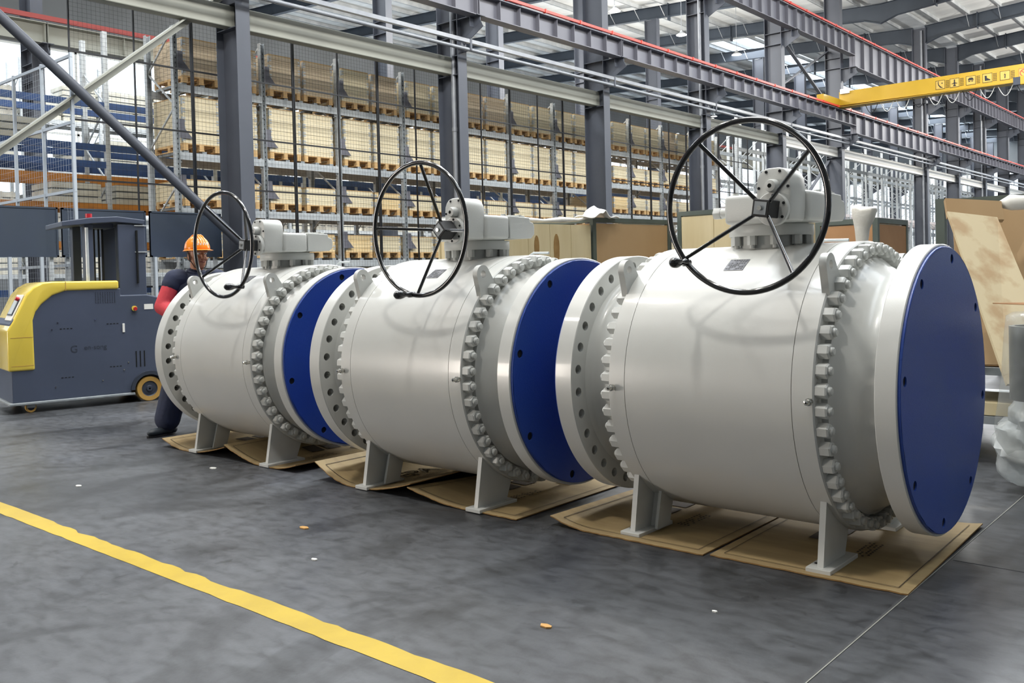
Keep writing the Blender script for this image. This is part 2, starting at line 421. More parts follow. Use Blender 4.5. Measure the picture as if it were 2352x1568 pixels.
# rafters
def rafter(i, side):
    y = YC(i); b = MB()
    x0, x1 = (-15.9, XL) if side < 0 else (-15.3, XR_)
    if i == 6: x0 = -15.6
    zt = lambda X: zroof(X)-.21
    def seg(xa, xb, da, db):
        za, zb = zt(xa), zt(xb)
        for yy, hw, t0, t1 in ((0, .008, 0, None), (0, .13, 0, .016), (0, .13, None, .016)):
            if t1 is None: a0, a1, c0, c1 = za-da, za, zb-db, zb
            elif t0 is None: a0, a1, c0, c1 = za-da, za-da+t1, zb-db, zb-db+t1
            else: a0, a1, c0, c1 = za-t1, za, zb-t1, zb
            b.add([(xa, y-hw, a0), (xb, y-hw, c0), (xb, y+hw, c0), (xa, y+hw, a0), (xa, y-hw, a1), (xb, y-hw, c1), (xb, y+hw, c1), (xa, y+hw, a1)],
                  [(0, 3, 2, 1), (4, 5, 6, 7), (0, 1, 5, 4), (1, 2, 6, 5), (2, 3, 7, 6), (3, 0, 4, 7)])
    s = -1 if side < 0 else 1
    seg(x0, x0+s*.8, .95, .72); seg(x0+s*.8, x0+s*8, .72, .58); seg(x0+s*8, x1, .58, .58)
    for xx in (x0+s*2.6, x0+s*8):     # bolted splice plates
        b.mm((xx-.02, y-.13, zt(xx)-.78), (xx+.02, y+.13, zt(xx)+.06))
    o = b.build('roof_rafter', 'rafter')
    word = 'left' if side < 0 else 'right'
    tag(o, 'dark roof rafter on the %s of the valley, %s along the hall' % (word, ORD[i+3]), 'rafter', 'roof rafters')
    k = 0
    for x in PX:
        if (side < 0) != (x < -15.6) or abs(x+15.6) < 1.2: continue
        k += 1
        if abs(x+15.6) > 16: continue
        link('fly_brace', FLY, o, (x, y-.0, zroof(x)-.2))
FLY = MB().bar((0, -.02, -.60), (0, -.62, -.02), .045, .006, (1, 0, 0)).mesh('fly_brace', 'purlin')
for i in range(-3, 17):
    rafter(i, -1); rafter(i, 1)

# columns
colm = MB().mm((-.35, -.15, 0), (-.33, .15, 14.15)).mesh('flange', 'steel_column')
colf = MB().mm((.33, -.15, 0), (.35, .15, 14.15)).mesh('flange', 'steel_column')
colw = MB().mm((-.33, -.006, 0), (.33, .006, 14.15)).mesh('web', 'steel_column')
basep = MB().mm((-.45, -.25, 0), (.45, .25, .03)).mesh('base_plate', 'steel_column')
stif = MB().mm((-.33, -.14, -.008), (.33, .14, .008)).mesh('stiffener', 'steel_column')
def column(x, y, label, group, pipe=False):
    t = thing('steel_column', label, 'column', (x, y, 0), 0, group)
    link('flange', colm, t); link('flange', colf, t); link('web', colw, t); link('base_plate', basep, t)
    for z in (6.2, 6.65, 7.1, 7.5, 10.1, 10.55): link('stiffener', stif, t, (0, 0, z))
    if pipe:
        p = MB().cyl((.12, -.085, .05), (.12, -.085, 14.0), .062, 14)
        for z in (2.2, 4.9, 7.9, 10.8): p.cyl((.12, -.085, z-.05), (.12, -.085, z+.05), .072, 14)
        p.build('downpipe', 'pipe_steel', t, smooth=40)['label'] = 'grey rain pipe'
    return t
for i in range(-3, 17):
    if i == 6: continue
    if i >= 0:
        k = i if i < 6 else i-1
        lab = 'dark grey steel column, %s from the left in the front row' % ORD[k]
        if i == 0: lab = 'dark steel column behind the leftmost handwheel, widest in view'
    else: lab = 'dark steel column left of the crossed braces, %s before the first brace' % ORD[-i-1]
    column(-15.6, YC(i), lab, 'front row of columns', i in (1, 3, 7, 9))
for i in range(-2, 17):
    if i == 6: continue
    column(-24.9, YC(i), 'steel column behind the racks, %s of the back row' % ORD[i+2], 'back row of columns')

# crane runway girders
def girder(x, z_top, y0, y1, depth, label, mname='steel_girder', step=.75, group='crane runway girders'):
    t = thing('runway_girder', label, 'girder', (x, (y0+y1)/2, z_top-depth), 0, group)
    L_ = y1-y0-.03
    MB().mm((-.16, -L_/2, depth-.02), (.16, L_/2, depth)).build('top_flange', mname, t)
    MB().mm((-.15, -L_/2, 0), (.15, L_/2, .02)).build('bottom_flange', mname, t)
    MB().mm((-.006, -L_/2, .02), (.006, L_/2, depth-.02)).build('web', mname, t)
    st = MB().mm((.006, -.006, .02), (.13, .006, depth-.02)).mm((-.13, -.006, .02), (-.006, .006, depth-.02)).mesh('stiffener', mname)
    k = max(2, round(L_/step))
    for i in range(k+1): link('stiffener', st, t, (0, -L_/2+.02+(L_-.04)*i/k, 0))
    MB().mm((-.03, -L_/2, depth), (.03, L_/2, depth+.05)).build('crane_rail', 'steel_girder', t)
    return t
def bracket(x, y, zt, s, label, group='girder brackets'):
    b = MB()
    b.prism([(0, -.48), (.18, -.40), (.62, -.16), (.62, 0), (0, 0)], -.01, .01, 'XZ')
    b.mm((0, -.14, -.018), (.66, .14, 0)); b.bar((.0, 0, -.50), (.64, 0, -.15), .28, .016, (0, 1, 0)); b.mm((.40, -.14, -.25), (.416, .14, 0))
    o = b.build('girder_bracket', 'steel_column'); o.location = (x, y, zt); o.scale = (s, 1, 1)
    tag(o, label, 'bracket', group)
for i in range(-3, 16):
    if i == 6: continue
    deep = i == 5
    y0, y1 = YC(i), YC(i+1) if not deep else YC(7)
    a, c = i+1, (i+2 if not deep else 8)
    girder(-14.8, 8.02, y0, y1, .52 if not deep else .86, 'lower crane girder, %s span along the front row' % ORD[i+3], step=.75 if not deep else 1.1)
    girder(-14.8, 11.36, y0, y1, .80 if not deep else 1.30, 'upper crane girder, %s span along the front row' % ORD[i+3], step=.8 if not deep else 1.1)
    girder(-24.1, 8.02, y0, y1, .52 if not deep else .86, 'pale crane girder behind the racks, %s span' % ORD[i+3], 'tie_beam', step=2.0)
for i in range(-3, 17):
    if i == 6: continue
    zl = 7.5 if i not in (5, 7) else 7.16
    zu = 10.56 if i not in (5, 7) else 10.06
    bracket(-15.25, YC(i), zl, 1, 'lower girder bracket on the %s column of the front row' % ORD[i+3])
    bracket(-15.25, YC(i), zu, 1, 'upper girder bracket on the %s column of the front row' % ORD[i+3])
    if i >= -2: bracket(-24.55, YC(i), 7.5, 1, 'girder bracket on the %s column of the back row' % ORD[i+3])
def red_rail(x, z, lab):
    b = MB().mm((x-.03, -8, z-.035), (x+.03, 104, z+.035))
    o = b.build('conductor_rail', 'rail_red'); tag(o, lab, 'rail')
    c = MB().mm((x-.045, -.025, z-.05), (x+.045, .025, z+.05)).mesh('clip', 'rail_red')
    for k in range(60): link('clip', c, o, (0, -7+1.5*k, 0))
red_rail(-14.66, 8.10, 'red conductor rail along the lower crane girder')
red_rail(-14.66, 11.44, 'red conductor rail along the upper crane girder')
o = MB().mm((-24.0, -8, 8.08), (-23.94, 104, 8.20)).build('conductor_rail', 'rail_red_dull'); tag(o, 'red conductor rail seen behind the pallet racks', 'rail')

# tie beams between the front columns
for i in range(-3, 16):
    if i == 6: continue
    y0, y1 = YC(i), YC(i+1 if i != 5 else 7)
    b = MB().mm((-15.72, y0+.02, 6.22), (-15.48, y1-.02, 6.64))
    o = b.build('tie_beam', 'tie_beam' if i < 4 else 'white_paint', bevel=.02)
    tag(o, 'pale horizontal tie beam, %s span of the front row' % ORD[i+3], 'beam', 'tie beams')
# service pipes along the columns
p = MB().mm((-15.05, -6, 6.90), (-14.95, 96, 6.99)).build('service_duct', 'pipe_steel'); tag(p, 'square cable duct running along the columns, upper of the pair', 'duct')
p = MB().cyl((-15.0, -6, 6.75), (-15.0, 96, 6.75), .045, 12).build('service_pipe', 'pipe_steel', smooth=40); tag(p, 'round service pipe running along the columns, lower of the pair', 'pipe')
hm = MB().mm((-.25, -.03, -.02), (.06, .03, 0)).mm((-.25, -.03, -.28), (.06, .03, -.26)).mm((.03, -.03, -.28), (.06, .03, 0)).mesh('pipe_bracket', 'steel_column')
for i in range(-2, 15):
    if i == 6: continue
    o = link('pipe_bracket', hm, None, (-15.0, YC(i), 7.01)); tag(o, 'small bracket holding duct and pipe on the %s column' % ORD[i+3], 'bracket', 'pipe brackets')
# crossed wind bracing left of the first column
b = MB().cyl((-15.42, 4.10, 6.95), (-15.42, 9.85, 2.12), .085, 16); o = b.build('brace_tube', 'steel_column', smooth=40); tag(o, 'dark diagonal brace tube running down to the first column', 'brace')
b = MB().bar((-15.62, 4.10, 2.27), (-15.62, 9.82, 6.93), .03, .17, (1, 0, 0)).bar((-15.68, 4.10, 2.27-.07), (-15.68, 9.82, 6.93-.07), .14, .02, (1, 0, 0))
o = b.build('brace_bar', 'tie_beam'); tag(o, 'pale grey diagonal brace bar rising to the first column', 'brace')
for (ya, za, yb, zb, lab) in ((YC(4)+.1, 10.9, YC(5)-.1, 8.3, 'dark diagonal brace between fifth and sixth columns, falling right'), (YC(4)+.1, 8.3, YC(5)-.1, 10.9, 'dark diagonal brace between fifth and sixth columns, rising right'),
                              (YC(4)+.1, 2.2, YC(5)-.1, 6.1, 'low diagonal brace in front of the racks beside the sixth column')):
    bx_ = -15.7 if za > zb else -15.85
    o = MB().bar((bx_, ya, za), (bx_, yb, zb), .05, .14, (1, 0, 0)).build('brace_bar', 'steel_column'); tag(o, lab, 'brace')

# overhead travelling crane
YCR = 38.4
t = thing('overhead_crane', 'yellow overhead travelling crane beam with safety pictograms', 'crane', (-14.8, YCR, 8.07))
MB().prism([(.15, .06), (27.4, -.12), (27.4, .70), (.15, .62)], -.22, .22, 'XZ').build('main_beam', 'crane_yellow', t)
MB().mm((.10, -.30, -.0), (27.4, .30, .02)).build('lower_flange', 'crane_yellow', t).location.z = -.02
ec = MB().mm((-.13, -1.9, .06), (.17, 1.1, .34)).mesh('end_carriage', 'crane_yellow', bevel=.015)
link('end_carriage', ec, t); link('end_carriage', ec, t, (27.3, 0, 0))
MB().mm((.22, -.30, .52), (.60, -.23, .72)).build('cable_box', 'white_paint', t)
MB().mm((-.05, -1.4, -.02), (.1, -1.1, .06)).build('wheel', 'black_matt', t); MB().mm((-.05, .5, -.02), (.1, .8, .06)).build('wheel', 'black_matt', t)
hs = MB().mm((6.98, -.5, -.16), (8.3, -.23, .16)).build('hoist', 'crane_yellow', t, bevel=.02)
MB().mm((6.74, -.46, -.14), (6.98, -.24, .14)).build('motor', 'agv_dark', hs)
# festoon cable loops under the beam
for k in range(12):
    x0 = 1.2+k*.62
    MB().tube([(x0+.5*u, -.12, -.05-.38*math.sin(PI*u)) for u in [i/10 for i in range(11)]], .014, 6).build('cable_loop', 'white_paint' if k % 3 else 'black_matt', t, smooth=60)
def pictogram(x, kind, w=.34):
    s = MB().mm((x-w/2, -.226, .14), (x+w/2, -.222, .14+w)).build('warning_sign', 'sign_yellow', t)
    fr = MB()
    for a, c in (((x-w/2, .14), (x+w/2, .155)), ((x-w/2, .125+w), (x+w/2, .14+w)), ((x-w/2, .14), (x-w/2+.014, .14+w)), ((x+w/2-.014, .14), (x+w/2, .14+w))):
        fr.mm((a[0], -.2285, a[1]), (c[0], -.2262, c[1]))
    fr.build('border', 'ink' if kind != 'ban' else 'sign_red', s)
    g = MB(); z0 = .14; P = lambda pts: g.prism([(x+a*w, z0+b*w) for a, b in pts], -.2295, -.2262, 'XZ')
    C = lambda cx, cz, r: P([(cx+r*math.cos(2*PI*k/14), cz+r*math.sin(2*PI*k/14)) for k in range(14)])
    if kind == 'hook':
        P([(-.28, .8), (-.2, .82), (-.12, .45), (-.2, .4)]); P([(-.2, .45), (-.12, .5), (.1, .25), (.25, .2), (.22, .12), (0, .16)]); C(.2, .66, .07); C(-.2, .86, .05)
    elif kind == 'belt':
        C(0, .8, .075); P([(-.05, .74), (.05, .74), (.09, .5), (.3, .44), (.3, .38), (.07, .4), (.09, .3), (-.09, .3), (-.07, .4), (-.3, .38), (-.3, .44), (-.09, .5)]); P([(-.16, .12), (.16, .12), (.09, .28), (-.09, .28)])
    elif kind == 'helmet':
        P([(-.3, .52), (.3, .52), (.27, .68), (.15, .8), (-.15, .8), (-.27, .68)]); P([(-.26, .36), (-.05, .36), (-.05, .46), (-.26, .46)]); P([(.05, .36), (.26, .36), (.26, .46), (.05, .46)])
    elif kind == 'boot':
        P([(-.28, .78), (-.06, .74), (-.04, .5), (.28, .3), (.32, .2), (-.26, .2)])
    elif kind == 'bolt':
        P([(.04, .86), (-.12, .5), (.0, .52), (-.04, .36), (-.1, .38), (.0, .14), (.08, .38), (.03, .36), (.1, .62), (-.02, .6)])
    elif kind == 'ban':
        ring = [(.40*math.cos(2*PI*k/24), .5+.40*math.sin(2*PI*k/24)) for k in range(24)]; ri = [(.30*math.cos(2*PI*k/24), .5+.30*math.sin(2*PI*k/24)) for k in range(24)]
        for k in range(24): P([ring[k], ring[(k+1) % 24], ri[(k+1) % 24], ri[k]])
        P([(-.26, .7), (-.2, .76), (.26, .3), (.2, .24)])
    g.build('pictogram', 'black_matt' if kind != 'ban' else 'sign_red', s)
    if kind != 'ban':
        q = MB()
        for r in range(3):
            for kk in range(5): q.mm((x+w/2+.035+.045*r, -.2285, .16+.062*kk), (x+w/2+.06+.045*r, -.2262, .16+.062*kk+.04))
        q.build('caption', 'ink', s)
for px_, kd in ((4.14, 'hook'), (4.66, 'belt'), (5.24, 'helmet'), (5.82, 'boot'), (6.42, 'bolt'), (7.05, 'ban')): pictogram(px_, kd)
girder(12.75, 8.02, YC(4), YC(6), .52, 'crane girder fixed along the right hand wall', step=1.5)

# high bay lamps, including those added for their light
shell = MB().lathe([(.30, .03), (.26, .10), (.16, .13), (.10, .24), (0, .36), (-.015, .37)], 24, 'Z').mesh('reflector', 'lamp_shell', 40)
glass = MB().lathe([(.0, .35), (-.005, .2), (-.008, .01)], 24, 'Z').mesh('lens', 'lamp_glass', 40)
def lamp(x, y, z, label, power=0.0):
    t = thing('high_bay_lamp', label, 'lamp', (x, y, z), 0, 'high bay lamps')
    link('reflector', shell, t).scale = (.62, .62, .7); link('lens', glass, t).scale = (.62, .62, .7)
    MB().cyl((0, 0, .2), (0, 0, zroof(x)-z-.002), .012, 8).build('suspension_rod', 'pipe_steel', t)
    if power:
        d = bpy.data.lights.new('lamp_light', 'POINT'); d.energy = power; d.color = (1.0, .965, .91); d.shadow_soft_size = .33
        a = bpy.data.objects.new('lamp_light', d); COL.objects.link(a); a.parent = t; a.location = (0, 0, -.40)
for k, (x, y, z, pw) in enumerate(LAMPS): lamp(x, y, z, 'high bay lamp above the valve aisle, %s in its partly added grid' % ORD[k], pw)
for k, (x, y) in enumerate([(-20.3, 30.0), (-20.3, 35.1), (-20.3, 24.9), (-20.3, 40.2), (-29.5, 30), (-29.5, 42), (-29.5, 55), (-20.3, 55)]):  # rear line of lamps added to brighten the roof
    lamp(x, y, 11.6, 'high bay lamp hanging above the racks, %s in its partly added line' % ORD[k], 1000 if k < 6 else 0)

# ================================================================== pallet racks behind the fence
XF = -16.9                       # front of the first rack run
UPS = [9.45+2.02*k for k in range(12)]      # upright positions along the run
DEPTH = 1.05
TIERS_L = [1.80, 2.85, 3.96, 5.31]
TIERS_R = [1.80, 3.25, 4.25, 5.31]
upm = MB().mm((-.05, -.05, 0), (-.044, .05, 6.45)).mm((-.05, -.05, 0), (.05, -.044, 6.45)).mm((-.05, .044, 0), (.05, .05, 6.45)).mesh('upright', 'galv')
def z_brace(zs, depth, mname='galv'):
    b = MB()
    for k in range(len(zs)-1):
        a, c = (0, -depth) if k % 2 == 0 else (-depth, 0)
        b.bar((a, 0, zs[k]), (c, 0, zs[k+1]), .03, .03, (0, 1, 0))
    return b.mesh('frame_brace', mname)
brm = z_brace([.2+.78*k for k in range(9)], DEPTH)
def hole_strip(h):
    b = MB(); k = 0
    while .12+.1*k < h-.1:
        b.mm((-.0045, -.009, .1+.1*k), (.0, .009, .135+.1*k)); k += 1
    return b.mesh('hole_row', 'hole_dark')
hsm = hole_strip(6.4)
beam_l = 1.92
beamm = MB().mm((-.025, -beam_l/2, -.15), (.025, beam_l/2, 0)).mm((-.03, -beam_l/2-.0, -.2), (-.02, -beam_l/2+.05, .03)).mm((-.03, beam_l/2-.05, -.2), (-.02, beam_l/2, .03)).mesh('beam', 'galv')
slatm = MB().mm((-DEPTH, -.05, 0), (0, .05, .05)).mesh('deck_slat', 'galv_dark')
gusm = MB().prism([(.03, -.10), (.03, .28), (.16, .28), (.16, .10), (.34, -.10)], -.06, -.052, 'YZ').mesh('guard_plate', 'steel_girder')
rk = thing('pallet_rack', 'long galvanised pallet rack full of wooden crates behind the mesh fence', 'rack', (XF, UPS[0], 0))
for k, y in enumerate(UPS):
    yy = y-UPS[0]
    for x in (0, -DEPTH):
        u = link('upright', upm, rk, (x, yy, 0))
        if x == 0: link('hole_row', hsm, u, (.052, -.03 if False else .0, 0))
    link('frame_brace', brm, rk, (0, yy, 0))
    for z in TIERS_L if k < 7 else TIERS_R:
        link('guard_plate', gusm, rk, (.10, yy, z+.38))
for k in range(len(UPS)-1):
    ym = (UPS[k]+UPS[k+1])/2-UPS[0]
    for z in (TIERS_L if k < 7 else TIERS_R):
        for x in (.03, -DEPTH+.03): link('beam', beamm, rk, (x, ym, z))
        for s in range(5): link('deck_slat', slatm, rk, (0, ym-.8+.4*s, z))

# crates: pallet with stackable hinged collars
CW, CD, CH = .80, 1.15, .185
def collar_mesh(mname):
    b = MB(); h = CH-.004
    for z0, z1 in ((.0, h/2-.003), (h/2+.003, h)):
        b.mm((-.02, -CW/2, z0), (0, CW/2, z1)); b.mm((-CD, -CW/2, z0), (-CD+.02, CW/2, z1))
        b.mm((-CD+.02, -CW/2, z0), (-.02, -CW/2+.02, z1)); b.mm((-CD+.02, CW/2-.02, z0), (-.02, CW/2, z1))
    return b.mesh('collar', mname)
COLLAR = {m: collar_mesh(m) for m in ('wood_box', 'wood_box_old', 'wood_box_warm')}
HINGES = []
for sy in (-1, 1):
    hg = MB(); hg.mm((-.05, sy*(CW/2+.004)-.004, .03), (.005, sy*(CW/2+.004)+.004, CH-.03)); hg.mm((.0, sy*(CW/2-.03)-.025, .05), (.006, sy*(CW/2-.03)+.025, .08)); hg.mm((.0, sy*(CW/2-.03)-.025, .11), (.006, sy*(CW/2-.03)+.025, .14))
    HINGES.append(hg.mesh('corner_hinge', 'galv'))
lid = {}
PAL = MB().mm((-CD, -.40, .122), (0, .40, .144)).mm((-CD, -.40, .10), (0, -.30, .122)).mm((-CD, -.05, .10), (0, .05, .122)).mm((-CD, .30, .10), (0, .40, .122)) \
    .mm((-CD, -.40, 0), (0, -.30, .022)).mm((-CD, -.06, 0), (0, .06, .022)).mm((-CD, .30, 0), (0, .40, .022)).mesh('pallet', 'pallet_wood')
BLK = MB().mm((-.10, -.05, .022), (0, .05, .10)).mesh('block', 'pallet_wood')
LID = MB().mm((-CD, -CW/2, 0), (0, CW/2, .018)).mesh('lid', 'pallet_wood')
TIER_WORD = {0: 'lowest visible tier', 1: 'second tier', 2: 'third tier', 3: 'top tier'}
def crate(x, y, z, n, m, label):
    t = thing('pallet_crate', label, 'crate', (x, y, z), 0, 'wooden crates on the pallet rack')
    p = link('pallet', PAL, t)
    for yy in (-.35, 0, .35):
        for xx in (0, -.52, -1.05): link('block', BLK, p, (xx, yy, 0))
    for k in range(n):
        c = link('collar', COLLAR[m], t, (0, 0, .146+CH*k)); [link('corner_hinge', h_, c) for h_ in HINGES]
    link('lid', LID, t, (0, 0, .146+CH*n))
rc = random.Random(11)
cnt = [0, 0, 0, 0]
for k in range(len(UPS)-1):
    tiers = TIERS_L if k < 7 else TIERS_R
    for ti, z in enumerate(tiers):
        for s in (-1, 1):
            y = (UPS[k]+UPS[k+1])/2+s*.455+rc.uniform(-.02, .02)
            n = (2, 2, 5, 4)[ti] if k < 7 else (2, 2, 2, 4)[ti]
            m = 'wood_box'
            if ti == 3: m = 'wood_box_old' if (k in (0, 1, 4) or rc.random() < .25) else 'wood_box'
            if ti == 0 and rc.random() < .3: m = 'wood_box_warm'
            if ti == 1 and rc.random() < .12: m = 'wood_box_warm'
            cnt[ti] += 1
            if k == len(UPS)-2 and s == 1 and ti in (1,): continue
            crate(XF+.02+rc.uniform(-.04, .01), y, z+.05, n, m, 'wooden collar crate on pallet, %s of the rack, %s from the left' % (TIER_WORD[ti], ORD[cnt[ti]-1]))

# empty rack frames further along the hall
def skeleton_rack(x, y0, n, pitch, h, beams, label, cols, extra=None):
    t = thing('rack_frame', label, 'rack', (x, y0, 0))
    um = MB().mm((-.05, -.05, 0), (.05, .05, h)).mesh('upright', 'galv')
    bm_ = z_brace([.2+.85*k for k in range(int((h-.3)/.85)+1)], DEPTH)
    bms = {}
    for c in set(cols): bms[c] = MB().mm((-.03, -pitch/2+.05, -.14), (.03, pitch/2-.05, 0)).mesh('beam', c)
    for k in range(n+1):
        for xx in (0, -DEPTH): link('upright', um, t, (xx, k*pitch, 0))
        link('frame_brace', bm_, t, (0, k*pitch, 0))
        if k < n:
            for z, c in zip(beams, cols):
                for xx in (0, -DEPTH): link('beam', bms[c], t, (xx, (k+.5)*pitch, z))
    return t
skeleton_rack(XF-.3, 33.9, 16, 2.4, 7.6, [1.9, 4.0, 6.3], 'empty galvanised rack frames right of the crate rack', ['galv', 'mezz', 'galv'])
skeleton_rack(-19.6, 35.2, 15, 2.6, 7.4, [1.6, 3.6, 5.4], 'empty rack frames standing behind the first empty row', ['galv', 'galv', 'galv'])
# pinkish white mezzanine edge behind the empty frames
o = MB().mm((-18.9, 36, 3.75), (-18.6, 84, 4.12)).build('mezzanine_edge', 'mezz'); tag(o, 'pale mezzanine floor edge behind the empty rack frames', 'beam')
for xx, yy in ((-18.75, 36.2), (-18.75, 60), (-18.75, 83.8)):
    MB().mm((xx-.08, yy-.08, 0), (xx+.08, yy+.08, 3.75)).build('post', 'galv', o)

# second rack run with blue and orange beams behind the first, white goods on it
rb = skeleton_rack(-19.84, 6.85, 10, 2.6, 6.9, [1.3, 2.3, 3.13, 3.74, 4.05, 4.42, 5.35], 'rack with orange and blue beams behind the crate rack', ['rack_blue', 'rack_orange', 'rack_orange', 'rack_orange', 'rack_blue', 'rack_blue', 'rack_blue'])
rc = random.Random(5)
gm = {}
def goods_mesh(w, d, h, k):
    b = MB()
    n = max(2, int(h/.13))
    for i in range(n):
        z0 = h*i/n
        b.mm((-d, -w/2, z0+.006), (0, w/2, z0+h/n-.03))
        if not k:
            for q in range(3): b.mm((-.02, -w/2+.12+q*.33, z0), (-.012, -w/2+.22+q*.33, z0+h/n))
    b.m = 1
    b.mm((-d+.05, -w/2+.05, 0), (-.05, w/2-.05, h-.01))
    return b.mesh('goods', ['white_goods' if k else 'white_goods_open', 'galv_dark'])
GOODS = [goods_mesh(1.05, 1.0, h, k) for h, k in ((.45, 1), (.75, 1), (.75, 0), (.95, 1))]
ngood = 0
for k in range(10):
    for z in (1.3, 3.13, 4.42, 5.35):
        for s in (-.6, .6):
            if rc.random() < (.80 if k < 2 else .45): continue
            ngood += 1
            o = link('goods_stack', GOODS[rc.randrange(4) if z not in (3.13,) else 0], None, (-19.84+rc.uniform(-.03, .03), 6.85+2.6*(k+.5)+s, z+.002))
            gi = k*2+(s > 0); tag(o, 'white packed goods on the %s shelf of the blue beam rack, %s from left' % ({1.3: 'lowest', 3.13: 'second', 4.42: 'third', 5.35: 'top'}[z], ORD[gi]), 'goods', 'white goods behind the crate rack')
# far row with tall white stacks below the windows
skeleton_rack(-33.0, 2.0, 20, 2.7, 9.2, [1.8, 3.6, 5.4, 7.2], 'far rack holding white stacks below the windows', ['galv', 'galv', 'galv', 'galv'])
for k in range(20):
    for z in (1.8, 3.6, 5.4, 7.2):
        for s in (-.62, .62):
            if rc.random() < .15: continue
            ngood += 1
            o = link('goods_stack', GOODS[(0, 2, 3, 2)[rc.randrange(4)]], None, (-33.0, 2.0+2.7*(k+.5)+s, z+.002)); o.scale = (1, 1.1, 1.35)
            tag(o, 'white stack on the %s shelf of the far rack, %s half of the %s bay' % ({1.8: 'lowest', 3.6: 'second', 5.4: 'third', 7.2: 'top'}[z], 'left' if s < 0 else 'right', ORD[k]), 'goods', 'white goods on the far rack')

# ================================================================== mesh fence and dark panels
XFE = -16.12
def mesh_panel_mesh(w, h, cell, mname, axis='Y'):
    b = MB(); r = .0011
    n = int(w/cell)
    for k in range(1, n):
        a = -w/2+w*k/n
        b.mm((-r, a-r, 0), (r, a+r, h)) if axis == 'Y' else b.mm((a-r, -r, 0), (a+r, r, h))
    m = int(h/cell)
    for k in range(1, m):
        z = h*k/m
        b.mm((-r, -w/2, z-r), (r, w/2, z+r)) if axis == 'Y' else b.mm((-w/2, -r, z-r), (w/2, r, z+r))
    return b.mesh('wire_mesh', mname)
FH = 6.42
PW = 1.165
wm = mesh_panel_mesh(PW-.05, FH, .075, 'fence_black')
pst = MB().mm((-.02, -.010, 0), (.02, .010, FH)).mesh('post', 'fence_black')
rl = MB().mm((-.015, -PW/2, -.015), (.015, PW/2, .015)).mesh('rail', 'fence_black')
npan = 22
for k in range(npan):
    y = 7.05+PW*k
    t = thing('mesh_fence_panel', 'black wire mesh fence panel before the crate rack, %s from its left corner' % ORD[k], 'fence', (XFE, y+PW/2, 0), 0, 'mesh fence panels')
    link('post', pst, t, (0, -PW/2+.019, 0)); link('post', pst, t, (0, PW/2-.019, 0)) if k % 2 else None
    for z in (.1, 1.3, 3.20, 4.24, 5.42, FH-.03): link('rail', rl, t, (0.0, 0, z))
    o = link('wire_mesh', wm, t, (0, 0, 0)); o['kind'] = 'stuff'
# return of the fence going away at the left corner, galvanised
wl = 2.4
wm2 = mesh_panel_mesh(wl-.06, 5.2, .1, 'fence_light', 'X')
pl = MB().mm((-.025, -.025, 0), (.025, .025, 5.25)).mesh('post', 'fence_light'); rl2 = MB().mm((-wl/2, -.02, -.025), (wl/2, .02, .025)).mesh('rail', 'fence_light')
for k in range(3):
    t = thing('mesh_fence_panel', 'galvanised mesh fence panel running away at the left, %s from the corner' % ORD[k], 'fence', (-15.55-wl*(k+.5), 6.85, 0), 0, 'galvanised fence panels')
    link('post', pl, t, (wl/2-.03, 0, 0)); link('post', pl, t, (0, 0, 0))
    for z in (.15, 1.7, 2.95, 4.09, 5.2): link('rail', rl2, t, (0, 0, z))
    o = link('wire_mesh', wm2, t); o['kind'] = 'stuff'
for k, (y0, y1, lab) in enumerate(((4.4, 6.70, 'dark blue fence panel left of the forklift mast'), (6.77, 8.26, 'dark blue fence panel behind the forklift mast'), (8.34, 9.79, 'dark grey fence panel behind the worker'))):
    b = MB().mm((-15.98, y0, 1.84), (-15.94, y1, 2.68)).mm((-15.99, y0, 1.84), (-15.93, y0+.03, 2.68)).mm((-15.99, y1-.03, 1.84), (-15.93, y1, 2.68)).mm((-15.99, y0, 2.65), (-15.93, y1, 2.68)).mm((-15.99, y0, 1.84), (-15.93, y1, 1.87))
    o = b.build('screen_panel', 'banner'); tag(o, lab, 'panel')
    for yy in (y0+.1, y1-.1): MB().mm((-16.05, yy-.03, 0), (-15.99, yy+.03, 2.6)).build('post', 'galv', o)
# low galvanised fence posts with mesh below the panels at far left
o = thing('low_fence', 'low galvanised mesh fence below the dark panels at left', 'fence', (-15.9, 4.4, 0))
for k in range(9): MB().mm((-.025, .5*k-.025, 0), (.025, .5*k+.025, 1.84)).build('post', 'fence_light', o)
q = mesh_panel_mesh(4.2, 1.8, .06, 'fence_black'); w = link('wire_mesh', q, o, (0, 2.1, .02)); w['kind'] = 'stuff'

